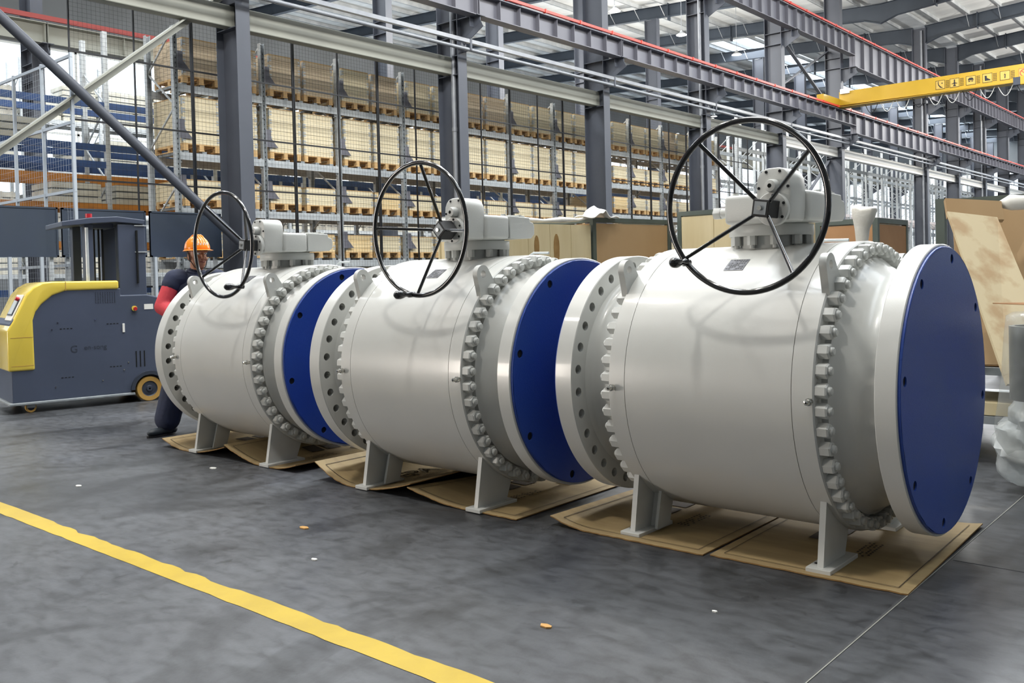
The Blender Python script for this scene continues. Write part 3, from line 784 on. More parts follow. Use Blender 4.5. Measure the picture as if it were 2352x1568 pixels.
# ================================================================== the three ball valves
VY0, VZ0 = 4.375, .765
R_FL, R_BODY = .653, .681
A1, B0, B1, C0, C1 = .107, .355, 1.395, 1.633, 1.722
def holed_ring(b, x, r_in, r_out, r_c, r_h, n, phase, depth, facing):
    """annulus at x with n round holes; hole walls go to x+depth"""
    hr_o, hr_i = r_out-r_c, r_c-r_in; da = PI/n
    cor = [math.atan2(r_c*da, hr_o), PI-math.atan2(r_c*da, hr_i)]
    ph = sorted([2*PI*k/16+.0001 for k in range(16)]+[cor[0], cor[1], -cor[1] % (2*PI), -cor[0] % (2*PI)])
    for k in range(n):
        a0 = phase+2*PI*k/n
        hole, out, deep = [], [], []
        for p in ph:
            c, s = math.cos(p), math.sin(p)
            t = min((hr_o if c > 0 else hr_i)/max(abs(c), 1e-6), r_c*da/max(abs(s), 1e-6))
            rr, aa = r_c+t*c, a0+t*s/r_c
            out.append((x, rr*math.cos(aa), rr*math.sin(aa)))
            y_, z_ = r_c*math.cos(a0), r_c*math.sin(a0)
            hy = (r_h*c)*math.cos(a0)-(r_h*s)*math.sin(a0); hz = (r_h*c)*math.sin(a0)+(r_h*s)*math.cos(a0)
            hole.append((x, y_+hy, z_+hz)); deep.append((x+depth, y_+hy, z_+hz))
        m = len(ph)
        b.add(out+hole, [(i, (i+1) % m, m+(i+1) % m, m+i) for i in range(m)])
        b.add(hole+deep, [(i, (i+1) % m, m+(i+1) % m, m+i) for i in range(m)])
def shifted(b, dz):
    b.v = [(x, y, z+dz) for x, y, z in b.v]; return b
# shared meshes
g = .0016
body_me = shifted(MB().lathe([(B0, .56), (B0, R_BODY-.006), (B0+.006, R_BODY), (.45-g, R_BODY), (.45-g, R_BODY-.006), (.45+g, R_BODY-.006), (.45+g, R_BODY),
                              (1.297-g, R_BODY), (1.297-g, R_BODY-.006), (1.297+g, R_BODY-.006), (1.297+g, R_BODY), (B1-.006, R_BODY), (B1, R_BODY-.006), (B1, .56)], 128), VZ0).mesh('body', 'valve_paint', 30)
neckR = shifted(MB().lathe([(B1, .60), (B1+.028, .60), (B1+.034, .592), (B1+.05, .578), (B1+.08, .560), (B1+.115, .528), (B1+.14, .512), (B1+.17, .505), (C0-.04, .507), (C0-.012, .515), (C0, .535)], 112), VZ0).mesh('neck', 'valve_paint', 50)
neckL = shifted(MB().lathe([(B0, .60), (B0-.028, .60), (B0-.034, .592), (B0-.05, .575), (B0-.09, .545), (B0-.13, .52), (A1+.05, .505), (A1+.014, .512), (A1, .535)][::-1], 112), VZ0).mesh('neck', 'valve_paint', 50)
def flange_mesh(x0, x1, inner_x):
    b = MB(); c = .004
    prof = [(x0, .45), (x0, R_FL-c), (x0+c, R_FL), (x1-c, R_FL), (x1, R_FL-c)]
    if inner_x == x0: prof = [(x0, R_FL-c), (x0+c, R_FL), (x1-c, R_FL), (x1, R_FL-c), (x1, .45)]
    b.lathe(prof, 128)
    s = 1 if inner_x == x0 else -1
    holed_ring(b, inner_x, .50, R_FL-c, .595, .0245, 32, math.radians(5.0), s*(x1-x0-.003), -s)
    return shifted(b, VZ0).mesh('end_flange', 'valve_paint', 30)
flL = flange_mesh(0, A1, A1); flR = flange_mesh(C0, C1, C0)
def cover_mesh():
    b = MB(); t = .012
    b.lathe([(0, R_FL-.012), (t-.003, R_FL-.012), (t, R_FL-.015)], 128)
    holed_ring(b, t, .50, R_FL-.015, .592, .022, 8, 0, -.011, 1)
    n = 64
    b.add([(t, .50*math.cos(2*PI*k/n), .50*math.sin(2*PI*k/n)) for k in range(n)], [tuple(range(n))])
    b.lathe([(.0005, R_FL-.012), (.0005, .4)], 64)
    return b.mesh('blue_cover', 'blue_cover', 30)
cover_me = cover_mesh()
plug_me = MB().cyl((0.0008, 0, 0), (.0055, 0, 0), .0215, 16).mesh('bolt_recess', 'hole_dark')
# hex nut with stud, along +x
nb = MB(); hx = [(.034*math.cos(PI/6+PI*k/3), .034*math.sin(PI/6+PI*k/3)) for k in range(6)]
nb.add([(0, a, b_) for a, b_ in hx]+[(.043, a, b_) for a, b_ in hx]+[(.05, a*.86, b_*.86) for a, b_ in hx], [(i, (i+1) % 6, 6+(i+1) % 6, 6+i) for i in range(6)]+[(6+i, 6+(i+1) % 6, 12+(i+1) % 6, 12+i) for i in range(6)]+[tuple(range(12, 18))])
nut_me = nb.mesh('nut', 'valve_paint_rough')
stud_me = MB().lathe([(.045, .019), (.060, .019), (.065, .014), (.066, .001)], 12).mesh('stud', 'valve_paint_rough', 40)
# lifting lug: teardrop plate with an eye
def lug_mesh():
    b = MB(); n = 14; top = .105; rw = .052; t = .017
    out = [(-.085, -.05), (-.068, .02)]+[(-rw*math.cos(PI*k/n), top-.0+rw*math.sin(PI*k/n)) for k in range(n+1)]+[(.068, .02), (.085, -.05)]
    re = .021
    m = len(out); hole = []
    ang = [math.atan2(z-top, y) for y, z in out]
    hole = [(re*math.cos(a), top+re*math.sin(a)) for a in ang]
    for s in (-1, 1):
        b.add([(s*t, y, z) for y, z in out]+[(s*t, y, z) for y, z in hole], [(i, (i+1), m+(i+1), m+i) for i in range(m-1)]+[(m-1, 0, m, 2*m-1)])
    b.add([(-t, y, z) for y, z in out]+[(t, y, z) for y, z in out], [(i, (i+1) % m, m+(i+1) % m, m+i) for i in range(m)])
    b.add([(-t, y, z) for y, z in hole]+[(t, y, z) for y, z in hole], [(i, (i+1) % m, m+(i+1) % m, m+i) for i in range(m)])
    return b.mesh('lifting_lug', 'valve_paint_rough', 35)
lug_me = lug_mesh()
# foot: welded plates leaning inwards on a base plate (front version, mirrored for the back)
def foot_mesh(s, wide):
    b = MB()
    def plate(x0, x1, ya0, ya1, yb0, yb1, zt0, zt1):
        b.add([(x0, s*ya0, .024), (x1, s*ya0, .024), (x1, s*ya1, .024), (x0, s*ya1, .024), (x0, s*yb0, zt0), (x1, s*yb0, zt0), (x1, s*yb1, zt1), (x0, s*yb1, zt1)],
              [(0, 3, 2, 1), (4, 5, 6, 7), (0, 1, 5, 4), (1, 2, 6, 5), (2, 3, 7, 6), (3, 0, 4, 7)])
    plate(-.014, .014, .548, .30, .49, .22, .36, .22)
    if wide:
        plate(-.014, .075, .40, .375, .335, .31, .27, .27); plate(.062, .078, .44, .32, .375, .255, .28, .24)
    return b.mesh('leg_plate', 'valve_paint_rough')
legs = {(s, w): foot_mesh(s, w) for s in (-1, 1) for w in (0, 1)}
basem = {s: MB().mm((-.056, s*.255, .004), (.056, s*.575, .026)).mesh('foot_plate', 'valve_paint_rough', bevel=.003) for s in (-1, 1)}
holem = MB().cyl((0, 0, .0), (0, 0, .001), .011, 12).mesh('bolt_hole', 'hole_dark')
# gearbox pieces
def rbox(a, c, bev, mname='valve_paint_rough', seg=3, name='gear_housing'):
    return MB().mm(a, c).mesh(name, mname, 40, bev, seg)
def gear_parts(t, detail):
    cx = .905
    MB().lathe([(1.36, .165), (1.44, .160), (1.492, .160)], 48, 'Z', (cx, 0, 0)).build('stem_pedestal', 'valve_paint_rough', t, smooth=40)
    MB().lathe([(1.490, .12), (1.490, .205), (1.494, .208), (1.541, .208), (1.545, .205), (1.545, .10)], 56, 'Z', (cx, 0, 0)).build('mounting_disc', 'valve_paint_rough', t, smooth=40)
    for k in range(10):
        a = 2*PI*(k+.35)/10; x, y = cx+.182*math.cos(a), .182*math.sin(a)
        link('flange_bolt', FBOLT, t, (x, y, 1.49))
    gh = link('gear_housing', rbox((.765, -.235, 1.548), (1.205, -.02, 1.692), .022), t)
    MB().lathe([(1.545, .19), (1.60, .185), (1.66, .17), (1.70, .12), (1.703, .01)], 40, 'Z', (cx, -.02, 0)).build('dome', 'valve_paint_rough', gh, smooth=50)
    # rear half of housing with chamfered end
    b = MB().prism([(-.014, 1.553), (-.014, 1.692), (.175, 1.686), (.182, 1.662), (.212, 1.655), (.222, 1.635), (.222, 1.582), (.190, 1.556)], .775, 1.20, 'YZ')
    b.build('rear_housing', 'valve_paint_rough', t, bevel=.005)
    MB().mm((.80, .02, 1.688), (1.17, .165, 1.700)).build('inspection_cover', 'valve_paint_rough', t, bevel=.003)
    for x, y in ((.81, -.19), (1.16, -.19), (.81, .12), (1.16, .12), (1.0, -.2), (1.16, -.03)):
        link('cover_screw', SCREW, gh, (x, y, 1.692))
    # input gear case: arched plate in front of the housing
    arch = [(1.022, 1.545), (1.178, 1.545), (1.186, 1.60), (1.188, 1.70)]+[(1.102+.086*math.cos(PI*k/10), 1.715+.086*math.sin(PI*k/10)) for k in range(11)][1:-1]+[(1.016, 1.70), (1.018, 1.60)]
    arch = [(x, min(z, 1.79)) for x, z in arch]
    ic = MB().prism(arch, -.395, -.225, 'XZ').build('input_gear_case', 'valve_paint_rough', t, smooth=40, bevel=.012)
    MB().lathe([(-.44, .01), (-.437, .026), (-.425, .030), (-.39, .032)], 24, 'Y', (1.105, 0, 1.705)).build('boss', 'valve_paint_rough', ic, smooth=40)
    MB().lathe([(-.418, .02), (-.418, .074), (-.414, .078), (-.39, .078)], 36, 'Y', (1.104, 0, 1.599)).build('bearing_cover', 'valve_paint_rough', ic, smooth=40)
    MB().lathe([(-.47, .022), (-.41, .022)], 20, 'Y', (1.104, 0, 1.599)).build('input_shaft', 'chrome', ic, smooth=40)
    for k in range(6):
        a = 2*PI*k/6+.4
        link('screw', ASCREW, ic, (1.104+.063*math.cos(a), -.418, 1.599+.063*math.sin(a)))
    for x, z in ((1.036, 1.568), (1.168, 1.568), (1.032, 1.70), (1.174, 1.70), (1.07, 1.772), (1.136, 1.772)):
        link('screw', ASCREW, ic, (x, -.395, z))
    # stop bolt on the left end
    MB().cyl((.69, -.12, 1.615), (.77, -.12, 1.615), .026, 16).cyl((.655, -.12, 1.615), (.695, -.12, 1.615), .032, 6).build('stop_bolt', 'valve_paint_rough', t, smooth=30, bevel=.003)
    MB().mm((.745, .02, 1.60), (.78, .10, 1.70)).build('end_cover', 'valve_paint_rough', t, bevel=.006)
FBOLT = MB().cyl((0, 0, -.062), (0, 0, -.004), .0135, 10).cyl((0, 0, -.045), (0, 0, 0), .024, 6).mesh('flange_bolt', 'valve_paint_rough')
SCREW = MB().cyl((0, 0, -.004), (0, 0, .012), .016, 6).mesh('cover_screw', 'valve_paint_rough')
ASCREW = MB().cyl((0, .002, 0), (0, -.0025, 0), .007, 8).mesh('screw', 'hole_dark')
# handwheel
def handwheel(t, spoke0, handle_a):
    cx, cz, yr, yh, Rw = 1.104, 1.599, -.693, -.500, .374
    w = MB().tube([(cx+Rw*math.cos(2*PI*k/96), yr, cz+Rw*math.sin(2*PI*k/96)) for k in range(96)], .0135, 14, closed=True).build('handwheel', 'black_gloss', t, smooth=60)
    w['label'] = 'glossy black handwheel with four spokes'
    hb = MB()
    R = Matrix.Rotation(-(spoke0+PI/4), 3, 'Y')
    hb.box((cx, yh+.02, cz), (.080, .11, .080), R=R)
    hub = hb.build('hub', 'black_matt', w, bevel=.004)
    MB().box((cx, yh-.036, cz), (.058, .004, .058), R=R).build('hub_recess', 'galv_dark', hub)
    MB().cyl((cx, yh-.048, cz), (cx, yh-.036, cz), .011, 10).build('hub_bolt', 'chrome', hub)
    for k in range(4):
        a = spoke0+PI/2*k; c, s = math.cos(a), math.sin(a)
        MB().cyl((cx+.025*c, yh-.005, cz+.025*s), (cx+(Rw-.006)*c, yr+.004, cz+(Rw-.006)*s), .0095, 10).build('spoke', 'black_gloss', w, smooth=40)
    a = handle_a; c, s = math.cos(a), math.sin(a); px, pz = cx+Rw*c, cz+Rw*s
    MB().lathe([(.024, .008), (.020, .017), (-.024, .018), (-.03, .013), (-.05, .014), (-.072, .022), (-.092, .0255), (-.115, .023), (-.128, .012), (-.131, .001)], 18, 'Y', (px, yr, pz)).build('grip', 'black_gloss', w, smooth=60)
    return w
VALVES = [(-6.973, -.071, 'leftmost pale grey ball valve, nearest the worker in the orange helmet', 'left'),
          (-4.876, -.119, 'middle pale grey ball valve of the row of three', 'middle'),
          (-2.943, 0.0, 'rightmost and nearest pale grey ball valve with full blue cover facing right', 'right')]
def spoke_angle(i): return math.radians((38, 86, 36)[i])
for vi, (vx, vdy, vlab, word) in enumerate(VALVES):
    t = thing('ball_valve', vlab, 'valve', (vx, VY0+vdy, 0), 0, 'three ball valves')
    link('body', body_me, t); link('neck', neckL, t); link('neck', neckR, t)
    link('end_flange', flL, t); link('end_flange', flR, t)
    rot = math.radians((12, -14, -9)[vi])
    for x, s, r in ((C1, 1, rot), (0, -1, .2)):
        c = link('blue_cover', cover_me, t, (x, 0, VZ0), (r, 0, 0 if s > 0 else PI)); c['label'] = 'blue round protective cover'
        for k in range(8):
            a = PI/4*k; link('bolt_recess', plug_me, c, (0, .592*math.cos(a), .592*math.sin(a)))
    for side, x in ((1, B1), (-1, B0)):
        for k in range(48):
            a = 2*PI*(k+.5)/48
            y, z = .643*math.cos(a), VZ0+.643*math.sin(a)
            nt_ = link('nut', nut_me, t, (x, y, z), (a if side > 0 else -a, 0, 0 if side > 0 else PI))
            link('stud', stud_me, nt_)
    for x in (B1-.02, B0+.0):
        for s in (-1, 1):
            a = math.radians(47); el = math.radians(25)
            y, z = s*-1*(R_BODY-.03)*math.cos(a), VZ0+(R_BODY-.03)*math.sin(a)
            link('lifting_lug', lug_me, t, (x+(.012 if x > 1 else -.005), y, z), ((el if s > 0 else -el), 0, 0))
    for x, w in ((.391, 1), (1.356, 0)):
        for s in (-1, 1):
            link('leg_plate', legs[(s, w)], t, (x, 0, 0)); bp_ = link('foot_plate', basem[s], t, (x, 0, 0))
            link('bolt_hole', holem, bp_, (-.035, s*.50, .0265))
    for x in (.389, 1.383):
        fb = MB().lathe([(-R_BODY-.052, .004), (-R_BODY-.050, .011), (-R_BODY-.03, .012), (-R_BODY-.028, .016), (-R_BODY-.012, .016), (-R_BODY-.010, .010), (-R_BODY+.01, .010)], 14, 'Y', (x, 0, VZ0)).build('grease_fitting', 'chrome', t, smooth=40)
        fb['label'] = 'small chrome grease fitting'
    # name plate on the shoulder of the body, with engraved rows
    npb = MB(); na = math.radians(59); dn = math.radians(4.6)
    npb.grid(lambda u, v: (.84+.10*u, -(R_BODY+.002)*math.cos(na+dn*(v-.5)*2*.9), VZ0+(R_BODY+.002)*math.sin(na+dn*(v-.5)*2*.9)), 2, 6)
    npo = npb.build('name_plate', 'plate_metal', t); npo['label'] = 'small dark metal name plate'
    eb = MB(); rr = random.Random(vi)
    for r_ in range(6):
        for k in range(7):
            if rr.random() < .35: continue
            a = na+dn*(-.75+.28*r_); x = .848+.0125*k
            eb.add([(x+u*.009, -(R_BODY+.0026)*math.cos(a+w_*.012), VZ0+(R_BODY+.0026)*math.sin(a+w_*.012)) for u, w_ in ((0, 0), (1, 0), (1, 1), (0, 1))], [(0, 1, 2, 3)])
    eb.build('stamped_text', 'black_matt', npo)
    gear_parts(t, vi)
    handwheel(t, spoke_angle(vi), math.radians((-54, -101, -141)[vi]))
    # vent lever at the back
    lv = MB().tube([(.90, .45, 1.415), (.93, .45, 1.43), (.965, .45, 1.455), (1.0, .45, 1.472), (1.13, .45, 1.468)], .008, 8).build('vent_lever', 'galv', t, smooth=50)
    MB().cyl((.90, .45, 1.25), (.90, .45, 1.425), .016, 10).build('vent_body', 'galv', lv)

# ================================================================== cardboard under the feet
def sheet(name_label, x0, y0, w, l, zf, skew=0.0, text=None, lines=True, seedv=0):
    """corrugated cardboard sheet: local u across (x), v along (y)"""
    t = .006
    P = lambda u, v: (u*w+skew*v, v*l, zf(u, v)+.003)
    b = MB(); nu, nv = 36, 10
    top = [P(i/nu, j/nv) for j in range(nv+1) for i in range(nu+1)]
    rr = random.Random(seedv)
    for i in range(nu+1):       # torn front edge
        x, y, z = top[i]; top[i] = (x, y+rr.uniform(-.004, .004), z)
    m = len(top)
    bot = [(x, y, z-t+.003) for x, y, z in top]; top = [(x, y, z+.003) for x, y, z in top]
    q = [(j*(nu+1)+i, j*(nu+1)+i+1, (j+1)*(nu+1)+i+1, (j+1)*(nu+1)+i) for j in range(nv) for i in range(nu)]
    b.add(top, q); b.add(bot, [f_[::-1] for f_ in q])
    per = [i for i in range(nu+1)]+[j*(nu+1)+nu for j in range(1, nv+1)]+[nv*(nu+1)+i for i in range(nu-1, -1, -1)]+[j*(nu+1) for j in range(nv-1, 0, -1)]
    b.m = 1
    b.add([top[i] for i in per]+[bot[i] for i in per], [(i, len(per)+i, len(per)+(i+1) % len(per), (i+1) % len(per)) for i in range(len(per))])
    o = b.build('cardboard_sheet', ['cardboard', 'cardboard_edge']); o.location = (x0, y0, 0); tag(o, name_label, 'cardboard')
    S = lambda u, v, dz=.0068: tuple(a+c for a, c in zip(P(u, v), (0, 0, dz)))
    if lines:       # printed border lines
        lb = MB(); e = .05; hw = .002
        for (ua, va, ub, vb) in ((e/w, e/l, 1-e/w, e/l), (1-e/w, e/l, 1-e/w, 1-e/l), (e/w, e/l, e/w, 1-e/l)):
            n = 20; du, dv = (0, hw/l) if va == vb else (hw/w, 0)
            for k in range(n):
                p = [(ua+(ub-ua)*kk/n, va+(vb-va)*kk/n) for kk in (k, k+1)]
                lb.add([S(p[0][0]-du, p[0][1]-dv), S(p[1][0]-du, p[1][1]-dv), S(p[1][0]+du, p[1][1]+dv), S(p[0][0]+du, p[0][1]+dv)], [(0, 1, 2, 3)])
        lb.build('printed_border', 'ink', o)
    if text:
        tm, tu, tv, rot = text
        me = tm.copy(); R = Matrix.Rotation(rot, 3, 'Z')
        for vtx in me.vertices:
            q_ = R @ vtx.co; u, v = tu+q_.x/w, tv+q_.y/l; vtx.co = S(u, v, .007)
        link('printed_letters', me, o)
    # small print and a solid printed block
    sb = MB(); rr = random.Random(seedv+40)
    for r_ in range(4):
        for k in range(9):
            if rr.random() < .2: continue
            u, v = .60+.022*r_, .30+.022*k
            sb.add([S(u, v), S(u+.012, v), S(u+.012, v+.014), S(u, v+.014)], [(0, 1, 2, 3)])
    sb.build('small_print', 'ink', o)
    if not text:
        kb = MB()
        for k in range(3):
            u, v = .30, .42+.13*k; kb.grid(lambda a, c: S(u+.16*a, v+.10*c), 4, 3)
        kb.build('printed_block', 'ink', o)
    return o
def lift(x, e): return max(0.0, x)**e
V1X, V2X, V3X = -6.973, -4.876, -2.943
sheet('flat cardboard sheet under the left foot of the rightmost valve', V3X-.07, 3.745, .90, 1.25, lambda u, v: .002+.045*lift((.28-u)/.28, 2)*(1-v*.5), seedv=1)
sheet('flat cardboard sheet under the right foot of the rightmost valve', V3X+.855, 3.765, .885, 1.22, lambda u, v: .002+.012*lift((u-.85)/.15, 2)*v, skew=-.02, seedv=2)
sheet('curled cardboard sheet with large printed letters under the middle valve', V2X-.10, 3.70, .92, 1.25, lambda u, v: .002+.115*lift((.38-u)/.38, 1.7)+.085*lift((u-.52)/.48, 1.6), text=(TXT_EPA, .474, .41, PI/2), seedv=3)
sheet('cardboard sheet with a curled left corner under the middle valve', V2X+.80, 3.70, .86, 1.15, lambda u, v: .004+.062*lift((.5-u)/.5, 1.6)*max(0, 1-1.3*v), seedv=4)
sheet('wavy cardboard sheet under the left foot of the leftmost valve', V1X-.10, 3.74, .93, 1.2, lambda u, v: .002+.06*lift((.36-u)/.36, 1.7)+.085*lift((u-.5)/.5, 1.5), seedv=5)
sheet('wavy cardboard sheet under the right foot of the leftmost valve', V1X+.825, 3.74, .90, 1.2, lambda u, v: .004+.10*lift((.5-u)/.5, 1.5)+.05*lift((u-.7)/.3, 1.7), seedv=6)

# litter on the floor
for k, (x, y, s, m, lab) in enumerate(((-5.90, 3.50, .035, 'litter_white', 'white paper scrap below the leftmost valve'), (-6.15, 2.66, .03, 'litter_white', 'white scrap left of the yellow line'), (-4.05, 2.93, .035, 'litter_wood', 'wood chip above the yellow line'),
                                       (-3.55, 2.62, .02, 'litter_white', 'small white scrap above the yellow line'), (-2.16, 2.64, .028, 'litter_wood', 'wood chip in front of the middle cardboard'), (-1.73, 3.15, .012, 'litter_white', 'tiny white crumb in front of the rightmost valve'))):
    a = k*1.3
    b = MB().prism([(s*math.cos(a+q), .55*s*math.sin(a+q)) for q in (0, .9, 1.7, 2.8, 3.9, 5.2)], .0005, .006, 'XY')
    o = b.build('floor_scrap', m); o.location = (x, y, 0); tag(o, lab, 'scrap')

# ================================================================== automatic stacker at the left
ag = thing('electric_stacker', 'dark grey electric stacker truck with yellow hood and mast at left', 'forklift', (-10.0, 5.16, 0), math.radians(79.4))
W = .84
body = [(-1.40, .11), (-.20, .11), (-.17, .20), (-.12, .27), (-.04, .31), (.05, .31), (.13, .27), (.18, .20), (.19, .9), (.175, 1.10), (.12, 1.19), (.0, 1.22), (-.28, 1.22), (-.28, 1.30), (-1.10, 1.30), (-1.30, 1.08), (-1.40, .95)]
MB().prism(body, 0, W, 'XZ').build('body', 'agv_grey', ag, bevel=.012)
MB().mm((-1.43, -.015, .085), (-.16, W+.015, .115)).build('bumper', 'galv_dark', ag, bevel=.008)
hood = [(-1.43, .45), (-1.175, .45), (-1.18, .98), (-1.15, 1.07), (-1.09, 1.15), (-.98, 1.24), (-.85, 1.285), (-.30, 1.29), (-.30, 1.385), (-.98, 1.39), (-1.08, 1.38), (-1.17, 1.33), (-1.24, 1.25), (-1.37, .98), (-1.43, .88)]
hd = MB().prism(hood, -.014, W+.014, 'XZ').build('hood', 'agv_yellow', ag, smooth=40, bevel=.022, seg=4)
for z in (.50, .80): 
    MB().mm((-1.40, -.0155, z), (-1.185, -.0142, z+.006)).build('panel_seam', 'tyre', hd)
MB().mm((-.854, -.0165, 1.287), (-.848, -.0142, 1.386)).build('panel_seam', 'tyre', hd)
sl = Vector((-.13, 0, -.27)).normalized()        # down the sloping control face
R = Matrix((sl, Vector((0, 1, 0)), sl.cross(Vector((0, 1, 0))))).transposed()
c0_ = Vector((-1.305, .22, 1.115))
out_n = Vector((-.27, 0, .13)).normalized()
MB().box(c0_+out_n*.008, (.30, .34, .012), R=R).build('panel_frame', 'white_paint', hd, bevel=.004)
scn = MB().box(c0_+out_n*.016, (.19, .26, .012), R=R).build('control_screen', 'agv_dark', hd)
MB().box(c0_+out_n*.023, (.16, .20, .004), R=R).build('display', 'screen', scn)
MB().cyl(c0_+Vector((0, -.10, 0))-sl*.09+out_n*.02, c0_+Vector((0, -.10, 0))-sl*.09+out_n*.055, .022, 12).build('stop_button', 'red_plastic', hd, smooth=40)
MB().mm((-1.0, .1, 1.385), (-.85, .25, 1.40)).build('antenna_base', 'agv_dark', hd, bevel=.004)
# side details
sd = MB()
for r_ in range(7):
    for k in range(9): sd.mm((-.55+.025*k, -.003, 1.14+.018*r_), (-.54+.025*k, .001, 1.148+.018*r_))
sd.build('vent_grille', 'agv_dark', ag)
for k in range(3): MB().mm((-.14+.045*k, -.004, .40), (-.128+.045*k, .001, .58)).build('vent_slot', 'hole_dark', ag)
for x, z in ((-.94, .945), (-1.0, .87), (-.56, .96), (-.98, .25), (-.50, .28), (-.27, .38), (-.22, .46)):
    MB().cyl((x, .001, z), (x, -.006, z), .008, 8).build('bolt_head', 'chrome', ag)
for x, z in ((-.92, .87), (-.44, .90), (-.92, .34), (-.42, .42)):
    b = MB()
    for k in range(4): b.mm((x+.035*k, -.002, z), (x+.02+.035*k, .001, z+.008))
    b.build('slot_row', 'hole_dark', ag)
MB().cyl((-.14, .001, 1.065), (-.14, -.02, 1.065), .030, 16).build('emergency_button_base', 'agv_yellow', ag, smooth=40); MB().cyl((-.135, -.018, 1.062), (-.135, -.04, 1.062), .02, 14).build('emergency_button', 'red_plastic', ag, smooth=40)
MB().mm((-.03, -.003, 1.05), (.07, .001, 1.11)).build('rating_label', 'white_paint', ag)
MB().mm((-.275, -.012, .80), (-.25, .001, .90)).build('latch', 'white_paint', ag, bevel=.004)
for me, x, z in ((TXT_GEN, -.785, .645), (TXT_GEN2, -.565, .655)):
    o = link('side_lettering', me, ag, (x, -.0025, z), (PI/2, 0, 0))
# wheels
def wheel(x, y, r, w, nm):
    b = MB().lathe([(0, r*.62), (0, r*.96), (.012, r), (w-.012, r), (w, r*.96), (w, r*.62)], 36, 'Y', (x, y, r)).build(nm, 'tyre', ag, smooth=40)
    MB().lathe([(-.004, .01), (-.004, r*.22), (.008, r*.28), (.012, r*.55), (.002, r*.62), (w-.004, r*.62), (w-.004, .01)], 30, 'Y', (x, y, r)).build('rim', 'agv_dark', b, smooth=40)
wheel(0, -.01, .142, .12, 'drive_wheel'); wheel(0, W-.11, .142, .12, 'drive_wheel')
MB().prism([(.205*math.cos(PI*k/14), .142+.205*math.sin(PI*k/14)) for k in range(15)]+[(.165*math.cos(PI*k/14), .142+.165*math.sin(PI*k/14)) for k in range(14, -1, -1)], -.03, .12, 'XZ').build('mudguard', 'agv_dark', ag, smooth=40)
wheel(-1.22, .03, .055, .05, 'caster'); wheel(-1.22, W-.10, .055, .05, 'caster')
for y in (.055, W-.075): MB().mm((-1.26, y-.035, .05), (-1.18, y+.035, .13)).build('caster_fork', 'galv_dark', ag)
# mast
for x0, x1, y0, y1 in ((-.62, -.53, .08, .20), (-.62, -.53, .62, .74)): MB().mm((x0, y0, 1.30), (x1, y1, 2.02)).build('mast_post', 'agv_grey', ag, bevel=.006)
MB().mm((-.28, .04, 1.18), (.02, .16, 2.02)).build('mast_column', 'agv_grey', ag, bevel=.01); MB().mm((-.28, .66, 1.18), (.02, .78, 2.02)).build('mast_column', 'agv_grey', ag, bevel=.01)
MB().cyl((-.60, .07, 1.32), (-.60, .07, 1.98), .018, 10).build('hydraulic_pipe', 'galv', ag)
for x in (-.45, -.40, -.36): MB().mm((x-.008, .36, 1.30), (x+.008, .39, 2.0)).build('lift_chain', 'black_matt', ag)
MB().mm((-.52, .2, 1.98), (-.28, .62, 2.05)).build('cross_bar', 'agv_grey', ag, bevel=.008)
gd = MB().prism([(-.86, 1.985), (-.55, 2.02), (-.30, 2.04), (.0, 2.02), (.02, 2.07), (-.28, 2.105), (-.55, 2.09), (-.86, 2.04)], .02, W-.02, 'XZ').build('overhead_guard', 'agv_grey', ag, bevel=.008)
MB().cyl((-.56, .12, 2.09), (-.56, .12, 2.135), .035, 14).build('beacon', 'red_plastic', gd, smooth=40)
MB().mm((-.09, -.002, 1.35), (-.075, .042, 1.95)).build('mast_slot', 'hole_dark', ag)
for z in (1.7, 2.0): MB().mm((-.10, .03, z), (.03, .045, z+.012)).build('weld_plate', 'galv', ag)
# fork carriage behind
MB().mm((.19, .18, .06), (1.15, .30, .11)).build('fork', 'agv_dark', ag); MB().mm((.19, .54, .06), (1.15, .66, .11)).build('fork', 'agv_dark', ag)
MB().mm((.16, .10, .05), (.26, .74, 1.0)).build('fork_carriage', 'agv_dark', ag, bevel=.01)

# ================================================================== crates and frames behind the valves
def framed_crate(x, y, rz, w, d, h, face, face2, label, posts=True, boards=3, top=True, knots=()):
    t = thing('framed_crate', label, 'crate', (x, y, 0), rz)
    e = .05
    for xx in (0, w-e):
        for yy in (0, d-e): MB().mm((xx, yy+(0 if top else .03), 0), (xx+e, yy+e, h-(0 if top else .06))).build('frame_post', 'frame_green' if top else 'plywood_pale', t)
    for z in ((.12, h-e) if top else (.12,)):
        MB().mm((e, 0, z), (w-e, e, z+e)).build('frame_rail', 'frame_green', t); MB().mm((e, d-e, z), (w-e, d, z+e)).build('frame_rail', 'frame_green', t)
        MB().mm((0, e, z), (e, d-e, z+e)).build('frame_rail', 'frame_green', t); MB().mm((w-e, e, z), (w, d-e, z+e)).build('frame_rail', 'frame_green', t)
    bw = (w-2*e)/boards if top else w/boards
    for k in range(boards):
        bd = MB().mm(((e if top else 0)+bw*k+.003, .006, .17), ((e if top else 0)+bw*(k+1)-.003, .026, h-(e+.012 if top else 0))).build('panel_board', face, t)
    MB().mm((e, d-.026, .17), (w-e, d-.006, h-e-.012)).build('back_panel', face2, t)
    MB().mm((w-.026, e, .17), (w-.006, d-e, h-e-.012)).build('side_panel', face2, t); MB().mm((.006, e, .17), (.026, d-e, h-e-.012)).build('side_panel', face2, t)
    for kx, kz, a, c in knots:
        MB().prism([(kx+a*math.cos(2*PI*q/14), kz+c*math.sin(2*PI*q/14)*(1 if q < 8 else 1.5)) for q in range(14)], .0035, .008, 'XZ').build('knot_patch', 'knot', t)
    return t
